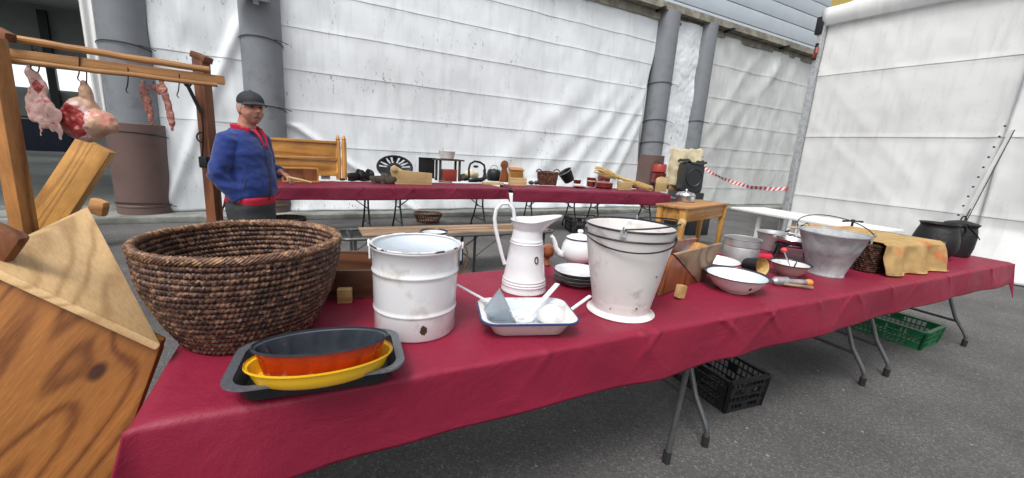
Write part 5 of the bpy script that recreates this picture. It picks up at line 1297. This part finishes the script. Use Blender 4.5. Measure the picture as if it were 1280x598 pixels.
# ================================================================ BENCH between the tables
bq = on(424, 299, .46); BA = R(27)
be = thing('slatted_bench', 'low slatted bench on a grey tube frame, between the two rows of tables', 'bench', (bq.x, bq.y, 0), BA)
Lb = 2.35; Wb = .46
b = MB(); fr_ = [(x+Lb/2, y+Wb/2, .45) for x, y in rrect(Lb, Wb, .10, 6)]; b.tube(fr_, .016, 10, closed=True); b.build('frame', M['legsteel'], be)
for i in range(3):
    b = MB(); b.box((Lb/2+.06, .085+i*.145, .468), (Lb-.30, .125, .022)); b.build('slat', M['wood_bench'], be, bevel=.003)
for x in (.10, .55, Lb-.55): 
    b = MB(); b.tube([(x, .01, .44), (x, Wb-.01, .44)], .010, 8); b.build('crossbar', M['legsteel'], be)
for x, sx in ((.14, 1), (1.35, 1), (Lb-.14, -1)):
    for y in (.03, Wb-.03):
        b = MB(); b.tube([(x, y, .45), (x, y, .0)], .015, 10); b.build('leg', M['legsteel'] if x < 1 else M['legdark'], be)
    b = MB(); b.tube([(x, .03, .15), (x, Wb-.03, .15)], .010, 8); b.tube([(x, .03, .20), (x+sx*.34, .03, .44)], .008, 8); b.tube([(x, Wb-.03, .20), (x+sx*.34, Wb-.03, .44)], .008, 8); b.build('brace', M['legsteel'], be)

# ================================================================ FAR TABLES
FA_A, FA_0 = R(30.8), Vector((-3.35, 4.75, 0))
FB_A, FB_0 = R(18), Vector((-.02, 6.72, 0))
fu = Vector((math.cos(FA_A), math.sin(FA_A), 0)); fv = Vector((-fu.y, fu.x, 0))
gu = Vector((math.cos(FB_A), math.sin(FB_A), 0)); gv = Vector((-gu.y, gu.x, 0))
fo = lambda s, q, z=0: FA_0+fu*s+fv*q+Vector((0, 0, z))
go = lambda s, q, z=0: FB_0+gu*s+gv*q+Vector((0, 0, z))
drape('tablecloth', 'wine red cloth over the far tables, on the half behind the man', 3.75, .78, .17, .15, .2, .15, M['cloth_far'], FA_0, FA_A, 260, 60, 31)
drape('tablecloth', 'wine red cloth over the far tables, on the half below the straw bundle', 3.05, .78, .21, .15, .02, .16, M['cloth_far'], FB_0, FB_A, 220, 60, 57)
G2 = 'folding tables under the far cloths'
folding_table(.02, 1.86, 'far folding table nearest the man', [(.25, 'wish'), (1.62, 'wish')], fo, FA_A, .74, .02, 'legdark', G2)
folding_table(1.88, 3.72, 'far folding table in the middle, behind the pitcher', [(2.08, 'wish'), (3.45, 'wish')], fo, FA_A, .74, .02, 'legdark', G2)
folding_table(.03, 1.52, 'far folding table left of the straw bundle, above the stacked crates', [(.42, 'wish'), (1.25, 'wish')], go, FB_A, .74, .02, 'legdark', G2)
folding_table(1.54, 3.02, 'far folding table under the straw bundle', [(1.72, 'wish'), (2.85, 'wish')], go, FB_A, .74, .02, 'legdark', G2)

# ================================================================ THINGS ON THE FAR TABLES
FZ = .7455
def at(px, py): return on(px, py, FZ)
def far(name, label, cat, px, py, rz=FA_A, grp=None, dz=0):
    p = at(px, py); k = 1.0 if (px <= 430 or 'tombstone' in name) else 1.2; t = thing(name, label, cat, (p.x, p.y, FZ+dz*k), rz, grp); t.scale = (k, k, k); return t, 1/scl(p)
def bx_(par, nm, c, d, m, bev=.004, rot=None):
    b = MB(); b.box(c, d, rot); return b.build(nm, M[m], par, bevel=bev)
# crib headboard
t, s = far('wooden_headboard', 'honey pine crib end with two pointed posts, behind the man on the far table', 'headboard', 378, 224)
W_ = 1.0; t.scale.z = 1.22
bx_(t, 'panel', (-.02, 0, .36), (W_, .025, .17), 'wood_honey'); bx_(t, 'panel', (-.02, 0, .16), (W_, .025, .15), 'wood_honey'); 
bx_(t, 'rail', (-.02, -.012, .455), (W_, .05, .03), 'wood_honey'); bx_(t, 'rail', (-.02, -.012, .255), (W_, .05, .035), 'wood_honey'); bx_(t, 'rail', (-.02, -.012, .07), (W_, .05, .05), 'wood_honey')
for x in (W_/2, W_/2+.085, -W_/2):
    b = MB(); b.lathe([(0, 0), (.036, 0), (.036, .46), (.026, .485), (.032, .50), (.012, .545), (0, .55)], 20, c=(x, 0, 0)); b.build('post', M['wood_honey_z'], t)
# open wooden frame box
t, s = far('open_box_frame', 'shallow open frame box of thin light wood, standing in front of the pine crib end', 'frame', 376, 229)
for z in (.02, .20): bx_(t, 'rail', (0, -.02, z), (.44, .02, .022), 'wood_honey', .002)
for x in (-.21, .21): bx_(t, 'stile', (x, -.02, .11), (.022, .018, .16), 'wood_honey', .002)
bx_(t, 'back', (0, .01, .11), (.44, .01, .20), 'wood_red', .002)
t, s = far('small_carton', 'small white carton between the frame box and the crib posts', 'box', 407, 224)
bx_(t, 'carton', (0, 0, .05), (.12, .08, .10), 'whitepaint', .004); bx_(t, 'flap', (0, 0, .102), (.12, .08, .004), 'cream', .001)
# clogs
def clog(px, py, rz, label, m='iron', k=1.0):
    t, s = far('clog', label, 'clog', px, py, rz, 'pairs of clogs'); t.scale.z = 2.0
    b = MB()
    prof = [(max(math.sin(math.pi*i/18), 0), -math.cos(math.pi*i/18)) for i in range(19)]; prof[0] = (0, -1); prof[-1] = (0, 1)
    def f(v, a):
        x = v.x*.14; y = v.y*.052*(1+.15*v.x); z = v.z*.052
        if x > .04: z *= .95+.5*max(0, 1-abs(x-.11)/.05)*.3; 
        if v.z > .35 and x < .02: z = .018-.03*(v.z)
        return Vector((x, y, max(z, -.04)+.04))*k
    b.lathe(prof, 28, fn=f); b.build('clog', M[m], t); 
    b = MB(); b.box((-.08*k, 0, .008), (.06*k, .07*k, .02*k)); b.build('heel', M[m], t, bevel=.004)
    return t
clog(446, 226, R(60), 'black clog, left one of the pair by the crib posts'); clog(459, 226, R(75), 'black clog, right one of the pair by the crib posts')
clog(475, 229, R(20), 'grey brown clog, left one in front of the slotted dish', 'wood_black', .9); clog(486, 230, R(20), 'grey brown clog, right one in front of the slotted dish', 'wood_black', .9)
t, s = far('dark_pebble', 'small dark lump on the cloth left of the clogs', 'lump', 428, 226); b = MB(); ell(b, (0, 0, .018), (.045, .03, .02), 16, 12); b.build('lump', M['iron'], t)
# big round slotted black dish, standing tilted
t, s = far('slotted_dish', 'large black oval dish with slits standing on its edge behind the clogs', 'dish', 495, 224)
rot = Matrix.Rotation(R(76), 3, 'X'); b = MB()
rx_, ry_ = .26, .17; n = 120; vs = []
slits = [R(x) for x in (120, 100, 70, 50, 30, 8, 172, 150)]
def slit(u, a): return .42 < u < .86 and any(abs((a-q+math.pi) % (2*math.pi)-math.pi)*u < .050 for q in slits)
rings = [0, .25, .42, .55, .70, .86, 1.0]
for u in rings:
    for j in range(n): a = 2*math.pi*j/n; vs.append(rot @ Vector((rx_*u*math.cos(a), ry_*u*math.sin(a), -.05*(1-u**3)))+Vector((0, .05, ry_*.97)))
fs = []
for i in range(len(rings)-1):
    um = (rings[i]+rings[i+1])/2
    for j in range(n):
        if not slit(um, 2*math.pi*(j+.5)/n): fs.append((i*n+j, i*n+(j+1) % n, (i+1)*n+(j+1) % n, (i+1)*n+j))
b.add(vs, fs); b.build('dish_body', M['blackpan'], t, solid=.008)
# light wooden board with scroll
t, s = far('wooden_cradle_board', 'fresh light wood board with a scrolled left end, leaning in front of the slotted dish', 'board', 514, 231, FA_A-R(4))
b = MB(); pts = [(-.20, 0, .0), (.27, 0, 0), (.27, 0, .15), (-.10, 0, .175), (-.16, 0, .21), (-.21, 0, .235), (-.25, 0, .21), (-.255, 0, .16), (-.24, 0, .10)]
b.prism(pts, (0, 1, 0), .03); b.build('board', M['wood_cream'], t, bevel=.005)
b = MB(); b.lathe([(0, -.02), (.035, -.02), (.035, .02), (0, .02)], 20, c=(-.212, .0, .195), rot=Matrix.Rotation(R(90), 3, 'X')); b.build('scroll', M['wood_cream'], t, bevel=.003)
# dark grate
t, s = far('iron_grate', 'square dark iron plate standing upright between the light board and the coffee mill', 'plate', 533, 223)
bx_(t, 'plate', (0, .0, .16), (.25, .02, .31), 'black', .004); 
b = MB()
for i in range(6): b.bar((-.11+i*.044, -.014, .03), (-.11+i*.044, -.014, .29), .008, .008)
b.bar((-.13, -.016, .305), (.13, -.016, .305), .02, .02); b.build('bars', M['iron'], t)
bx_(t, 'foot', (0, 0, .010), (.25, .12, .016), 'iron')
# grain mill: frame of four legs, red box, white hopper
t, s = far('coffee_mill', 'dark framed mill with a red box between its legs and a white hopper on top', 'mill', 562, 227)
for x in (-.15, .15):
    for y in (0, .16): bx_(t, 'leg', (x, y, .15), (.03, .03, .30), 'wood_black', .003)
bx_(t, 'top', (.0, .08, .31), (.42, .24, .022), 'wood_black'); bx_(t, 'red_box', (.0, .06, .085), (.21, .16, .17), 'red_box')
b = MB(); b.lathe(shell([(.07, .322), (.10, .33), (.12, .43), (.123, .435)], .004), 40, c=(-.02, .08, 0)); b.build('hopper', M['enamel_old'], t)
b = MB(); b.tube([(-.1, -.05, .02), (-.22, -.16, .01), (-.05, -.22, .012)], .012, 8); b.build('crank', M['wood_red'], t)
# charcoal iron / loop
t, s = far('iron_yoke', 'black iron arch with a curved shoe below it, right of the mill', 'iron', 596, 228)
b = MB(); b.tube([(-.13, 0, .05), (-.14, 0, .20), (-.12, 0, .27), (-.05, 0, .31), (.04, 0, .30), (.11, 0, .26), (.13, 0, .18), (.11, 0, .08)], .016, 10); b.build('arch', M['iron'], t)
b = MB(); b.tube([(-.15, -.03, .02), (-.05, -.03, .045), (.05, -.02, .035), (.13, -.01, .07), (.14, .02, .13), (.12, .03, .19)], [.02, .03, .035, .032, .024, .012], 12); b.tube([(.12, .0, .04), (.0, .02, .015), (-.1, .02, .015)], .02, 10); b.build('shoe', M['iron'], t)
b = MB(); ell(b, (.0, .06, .23), (.045, .02, .02), 14, 10); b.build('spoon_bowl', M['iron'], t)
t, s = far('leather_shoe', 'dark worn lump of leather between the mill and the iron arch', 'shoe', 580, 227); b = MB(); b.tube([(-.08, 0, .05), (0, 0, .06), (.08, -.02, .035)], [.05, .055, .025], 14); o = b.build('shoe', M['wood_black'], t); remesh(o, .01, 2, lambda c: .01*N(c.x*20, c.y*20, c.z*20))
t, s = far('cream_loaf', 'cream coloured stone behind the iron arch', 'stone', 592, 224); b = MB(); b.tube([(-.12, .1, .06), (0, .1, .085), (.12, .1, .06)], [.04, .075, .05], 16); o = b.build('loaf', M['cream'], t); remesh(o, .012, 2, lambda c: .01*N(c.x*15, c.y*15, c.z*15))
# kettle
t, s = far('iron_kettle', 'dark iron kettle with a lid and a thin bail handle, left of the wooden figure', 'kettle', 617, 226)
b = MB(); b.lathe([(0, 0), (.10, 0), (.115, .03), (.115, .12), (.10, .165), (.085, .18), (.02, .19), (0, .20)], 40); b.build('kettle_body', M['galv'] if 0 else M['iron'], t)
b = MB(); b.tube(arc((0, 0, .18), .07, 0, math.pi, 14), .004, 6); b.build('bail', M['wire'], t)
# wooden figure shape (round-headed board)
t, s = far('wooden_bottle_board', 'reddish round-headed wooden board standing upright, left of the wooden lidded box', 'board', 630, 228, FA_A-R(5))
b = MB(); pts = [(-.075, 0, 0), (.085, 0, 0), (.075, 0, .13), (.04, 0, .20), (.035, 0, .215)]+[(.065*math.cos(q), 0, .275+.068*math.sin(q)) for q in [R(-50+i*20) for i in range(15)]]+[(-.035, 0, .215), (-.055, 0, .17)]
b.prism(pts, (0, 1, 0), .04); b.build('board', M['wood_red'], t, bevel=.008)
t, s = far('lidded_wooden_box', 'honey wood box with a sloping lid, behind the light block right of the wooden board', 'box', 644, 224, FA_A-R(10))
bx_(t, 'box_body', (.03, .08, .075), (.24, .16, .14), 'wood_honey'); b = MB(); b.prism([(-.10, -.01, .15), (.17, -.01, .15), (.17, .17, .19), (-.10, .17, .22)], (0, 0, 1), .015); b.build('lid', M['wood_rail'], t, bevel=.003)
t, s = far('wood_block', 'light wood block at the seam of the far cloths', 'block', 645, 232, FA_A-R(10)); bx_(t, 'block', (.02, 0, .055), (.26, .10, .11), 'wood_cream'); 
t, s = far('wood_plank', 'short light plank lying in front of the round-headed wooden board', 'plank', 616, 231, FA_A-R(6)); bx_(t, 'plank', (0, 0, .018), (.32, .09, .035), 'wood_cream')
t, s = far('paper_cone', 'small white folded paper by the dark lumps left of the red wicker basket', 'paper', 662, 229, FB_A); b = MB(); b.lathe([(0.03, 0), (0, .07)], 12, sx=1.6); b.build('paper', M['whitepaint'], t, solid=.002)
for i, (x, y) in enumerate(((664, 231), (670, 231), (676, 231))):
    t, s = far('potato', ['leftmost dark potato left of the red wicker basket', 'middle dark potato left of the red wicker basket', 'right dark potato against the red wicker basket'][i], 'potato', x, y, FB_A+i, 'dark potatoes'); b = MB(); ell(b, (0, 0, .03), (.045, .035, .032), 18, 14, None, lambda v: v*(1+.15*N(v.x*30, v.y*30, v.z*30))); b.build('potato', M['wood_black'], t)
# wicker basket with handles
t, s = far('wicker_basket', 'red brown wicker basket with a looped handle at its right end, on the far table', 'basket', 686, 232, FB_A)
b = MB()
for i in range(11):
    z = .012+i*.019; k = .88+.12*i/10; P = []
    for j in range(72): a = 2*math.pi*j/72; q = .005*(1 if (j+i) % 2 else -1); P.append(Vector(((.165*k+q)*math.cos(a), (.115*k+q)*math.sin(a)+.08, z+.006*math.sin(a*3+i))))
    b.tube(P, .0105, 6, closed=True)
b.lathe([(0, 0), (.14, 0), (.14, .01), (0, .01)], 32, sy=.7, c=(0, .08, 0)); b.build('wall', M['wicker_red'], t)
b = MB(); b.tube(arc((.15, .08, .19), .06, 0, math.pi, 12), .010, 8); b.build('handle', M['wicker_red'], t)
b = MB(); b.tube(arc((-.15, .08, .19), .05, 0, math.pi, 12), .010, 8); b.build('handle', M['wicker_red'], t)
# tilted dark pot
t, s = far('tipped_pot', 'dark old pot tipped on its side, mouth to the left, right of the wicker basket', 'pot', 709, 231, FB_A)
rot = Matrix.Rotation(R(-35), 3, 'Y'); b = MB(); b.lathe(shell([(.08, -.10), (.09, -.09), (.115, .08), (.12, .09)], .008), 40, rot=rot, c=(.02, .08, .135), mfn=lambda z, a, i: 0); b.build('pot_body', M['iron'], t)
b = MB(); b.lathe([(.122, .088), (.127, .093), (.122, .098)], 40, rot=rot, c=(.02, .08, .135)); b.build('rim', M['concrete'], t)
t, s = far('red_dish', 'small flat red brown dish left of the red mug', 'dish', 724, 235, FB_A); b = MB(); b.lathe(shell([(.06, 0), (.11, .022)], .008), 36, c=(0, 0, 0)); b.build('dish_body', M['red_enamel'], t)
t, s = far('red_dish', 'small deep red dish behind the flat red brown one', 'dish', 723, 230, FB_A); b = MB(); b.lathe(shell([(.06, 0), (.075, .06)], .008), 36, c=(0, .06, 0)); b.build('dish_body', M['red_enamel'], t)
t, s = far('red_mug', 'dark red handled mug standing left of the red jar', 'mug', 740, 234, FB_A); b = MB(); b.lathe(shell([(.07, 0), (.075, .14), (.078, .145)], .006), 36, c=(0, .05, 0)); b.build('mug_body', M['red_enamel'], t); b = MB(); b.tube(arc((.085, .05, .07), .035, -1.5, 1.5, 10), .008, 8); b.build('handle', M['red_enamel'], t); b = MB(); b.lathe([(.0775, .09), (.079, .09), (.079, .105), (.0775, .105)], 36, c=(0, .05, 0)); b.build('band', M['cream'], t)
t, s = far('red_casserole', 'wide dark red glazed casserole left of the small light trough board', 'casserole', 757, 236, FB_A); b = MB(); b.lathe(shell([(.12, 0), (.145, .02), (.15, .08), (.155, .085)], .008), 40, c=(0, .08, 0)); b.build('casserole_body', M['red_enamel'], t); b = MB(); b.lathe([(.155, .088), (.12, .10), (.02, .115), (0, .13)], 40, c=(0, .08, 0)); b.build('lid', M['red_enamel'], t)
t, s = far('red_jar', 'rounded dark red glazed jar under the left end of the straw bundle', 'jar', 761, 231, FB_A); b = MB(); b.lathe(shell([(.08, 0), (.12, .06), (.12, .14), (.08, .20), (.085, .215)], .008), 40, c=(0, .2, .0)); b.build('jar_body', M['red_enamel'], t)
t, s = far('wooden_trough_board', 'light wood trapezoid board standing in front of the red pots', 'board', 781, 238, FB_A); b = MB(); b.prism([(-.12, 0, 0), (.12, 0, 0), (.135, 0, .13), (.05, 0, .125), (0, 0, .14), (-.05, 0, .125), (-.135, 0, .15)], (0, 1, 0), .04); b.build('board', M['wood_cream'], t, bevel=.006)
t, s = far('red_mug', 'small dark red mug between the trapezoid board and the straw ends', 'mug', 796, 236, FB_A); b = MB(); b.lathe(shell([(.07, 0), (.078, .10)], .006), 36, c=(0, .05, 0)); b.build('mug_body', M['red_enamel'], t)
# straw bundle
p0, p1 = at(752, 232)+Vector((-.05, .22, .30)), at(812, 240)+Vector((0, .02, .06)); 
t = thing('straw_bundle', 'long golden bundle of straw lying across the pots on the far table', 'straw', tuple(p0)); b = MB(); dd = p1-p0
for i in range(170):
    r0_, r1_ = random.uniform(0, 1)**.5*.10, random.uniform(0, 1)**.5*.055; a0 = random.uniform(0, 6.28); mid_ = .030
    s0 = random.uniform(-.12, .25); e0 = random.uniform(.85, 1.06)
    q = Vector((0, math.cos(a0), math.sin(a0)))
    b.tube([dd*s0+q*r0_, dd*.45+q*mid_*r0_*10, dd*e0+q*r1_+Vector((0, 0, random.uniform(-.01, .02)))], .0042, 4)
b.build('stalks', M['straw'], t)
b = MB(); 
for f in (.42, .75):
    c_ = dd*f; b.tube([c_+Vector((.01*math.cos(q), .042*math.cos(q), .042*math.sin(q))) for q in [i*.52 for i in range(12)]], .006, 6, closed=True)
b.build('binding', M['wood_rail'], t)
# round topped light board and red pots at the end
t, s = far('tombstone_board', 'light round-topped wooden board standing upright at the right end of the far table', 'board', 826, 240, FB_A); b = MB(); b.prism([(-.125, 0, 0), (.125, 0, 0), (.13, 0, .22)]+[(.13*math.cos(q), 0, .22+.07*math.sin(q)) for q in [R(15*i) for i in range(1, 12)]]+[(-.13, 0, .22)], (0, 1, 0), .03); b.build('board', M['wood_cream'], t, bevel=.006)
t, s = far('red_pot', 'bright red enamel pot standing on top of the dark red one behind the round-topped board', 'pot', 829, 231, FB_A, dz=.235); b = MB(); b.lathe(shell([(.12, 0), (.145, .02), (.145, .15), (.135, .17), (.14, .18)], .006), 44, c=(0, .2, 0)); b.build('pot_body', mat('bright_red_enamel', (.34, .035, .022), .25, 0, .15, 10, coat=.4), t); b = MB(); b.tube(arc((-.08, .2, .17), .07, .3, 2.8, 12), .006, 6); b.build('handle', M['wire'], t)
t, s = far('red_pot', 'dark red pot supporting the bright red one behind the round-topped board', 'pot', 829, 231, FB_A); b = MB(); b.lathe(shell([(.12, 0), (.15, .03), (.155, .19), (.165, .228)], .006), 44, c=(0, .2, 0)); b.build('pot_body', M['red_enamel'], t)
t, s = far('red_pot', 'rounded dark red jug at the right end of the far table, by the glass lid', 'jug', 841, 237, FB_A); b = MB(); b.lathe(shell([(.09, 0), (.125, .06), (.13, .13), (.09, .19), (.095, .21)], .006), 44, c=(0, .1, 0)); b.build('jug_body', M['red_enamel'], t); b = MB(); b.tube(arc((.12, .1, .12), .05, -1.5, 1.5, 12), .010, 8); b.build('handle', M['red_enamel'], t)

# ================================================================ RIGHT BACK: wood table, white table, loudspeaker
wc = on(912, 257, .72); wl = on(830, 252, .72); wf = on(858, 263, .72)
wx_ = (wc-wf).normalized(); WTA = math.atan2(wx_.y, wx_.x); Lw = (wc-wf).length; 
Dw = .45
wt2 = thing('wooden_table', 'small honey coloured wooden table with square legs, between the far tables and the white table', 'table', (wf.x, wf.y, 0), WTA)
bx_(wt2, 'tabletop', (Lw/2, Dw/2, .735), (Lw, Dw, .028), 'wood_rail', .006)
for x, y, L_, nm in ((Lw/2, .05, Lw-.1, 0), (Lw/2, Dw-.05, Lw-.1, 0)): bx_(wt2, 'apron', (x, y, .63), (L_-.06, .022, .18), 'wood_honey', .003)
for x in (.05, Lw-.05): bx_(wt2, 'apron', (x, Dw/2, .63), (.022, Dw-.16, .18), 'wood_honey', .003)
for x in (.06, Lw-.06):
    for y in (.06, Dw-.06):
        b = MB(); b.box((x, y, .36), (.085, .085, .72), taper=.6); b.build('leg', M['wood_honey_z'], wt2, bevel=.005)
p = on(856, 252, .75); t = thing('steel_pot', 'shiny steel pot with a domed glass lid on the corner of the wooden table', 'pot', tuple(p), WTA)
b = MB(); b.lathe(shell([(.13, 0), (.14, .01), (.14, .09), (.15, .095)], .004), 48); b.build('pot_body', M['shiny'], t); b = MB(); b.lathe([(.145, .10), (.12, .135), (.05, .155), (0, .16)], 40); ell(b, (0, 0, .175), (.02, .02, .02), 12, 10); b.build('lid', M['shiny'], t)
t = thing('iron_chain', 'tangle of dark chain and hooks hanging at the end of the far table', 'chain', tuple(on(847, 246, .72)), 0)
b = MB(); b.tube([(.0, 0, .02), (.01, -.02, -.1), (-.02, -.02, -.22), (.03, -.02, -.34), (.05, -.02, -.46), (.02, -.02, -.5)], .010, 8); b.build('chain', M['wire'], t)
# white table by the tent
a0, a1 = on(914, 259, .72), on(1085, 289, .72)
wa = (a1-a0).normalized(); WWA = math.atan2(wa.y, wa.x); Lx_ = (a1-a0).length
wtb = thing('white_trestle_table', 'long bare white table running along the tent wall', 'table', (a0.x, a0.y, 0), WWA)
bx_(wtb, 'tabletop', (Lx_/2, .36, .705), (Lx_, .74, .035), 'whitepaint', .01)
for x in (.4, Lx_-.45, Lx_*.5):
    b = MB(); b.bar((x, .12, .69), (x, .12, 0), .05, .03); b.build('leg', M['whitepaint'], wtb); b = MB(); b.bar((x, .62, .69), (x, .62, 0), .05, .03); b.build('leg', M['whitepaint'], wtb)
    b = MB(); b.tube([(x, .12, .25), (x, .62, .25)], .012, 8); b.build('crossbar', M['legdark'], wtb)
b = MB(); b.tube([(.4, .36, .3), (1.0, .36, .68)], .012, 8); b.build('brace', M['legdark'], wtb)
# loudspeaker on black boxes, cream card behind
p = Vector((3.50, 8.15, 0)); 
t = thing('black_case', 'black flight case on the ground under the loudspeaker', 'case', tuple(p), R(10)); bx_(t, 'case_body', (0, .2, .38), (.52, .45, .76), 'plastic_black', .015); bx_(t, 'lid_band', (0, .2, .62), (.53, .46, .02), 'alu', .002); bx_(t, 'latch', (0, -.03, .62), (.08, .015, .07), 'alu', .002)
t = thing('loudspeaker', 'black loudspeaker with a round grille draped with a dark cloth, on the black case', 'loudspeaker', (p.x, p.y, .765), R(6)); t.scale = (.86, .86, .95)
b = MB(); b.prism([(-.21, 0, 0), (.21, 0, 0), (.24, .02, .10), (.24, .03, .52), (.20, .04, .60), (-.20, .04, .60), (-.24, .03, .52), (-.24, .02, .10)], (0, 1, 0), .32); b.build('cabinet', M['plastic_black'], t, bevel=.02)
b = MB(); b.lathe([(0, 0), (.16, 0), (.175, .012), (.185, 0)], 48, c=(0, -.0, .30), rot=Matrix.Rotation(R(90), 3, 'X')); b.build('grille', M['legdark'], t)
b = MB(); b.grid(26, 16, lambda a, c: Vector((-.27+.54*a, .02+.34*c, .62+.05*N(a*5, c*5)+.07*math.sin(a*7)*.5-.10*max(0, .3-c)*2*(.6+.4*math.sin(a*19))))); b.build('drape', M['rubber'], t, solid=.01)
t = thing('cream_cardboard', 'crumpled cream cardboard showing above the loudspeaker', 'cardboard', (p.x-.05, p.y+.45, .0), R(12))
b = MB(); b.grid(40, 30, lambda a, c: Vector((-.36+.72*a+.03*N(c*3, 8), .03*N(a*4, c*4)+.02*math.sin(a*11), .85+.75*c+.07*N(a*5, 3)*(1 if c > .5 else 0)))); b.build('sheet', M['cream'], t, solid=.012, ang=180)
bx_(t, 'stand', (0, .05, .43), (.5, .04, .86), 'wood_rail', .004)
t = thing('black_case', 'black box on the ground under the honey coloured table', 'case', tuple(on(868, 296, 0)+Vector((.05, .3, 0))), R(20)); bx_(t, 'case_body', (0, 0, .2), (.5, .35, .40), 'plastic_black', .012); bx_(t, 'lid_band', (0, 0, .33), (.51, .36, .015), 'black', .002); bx_(t, 'handle', (0, -.185, .22), (.14, .02, .03), 'iron', .004)
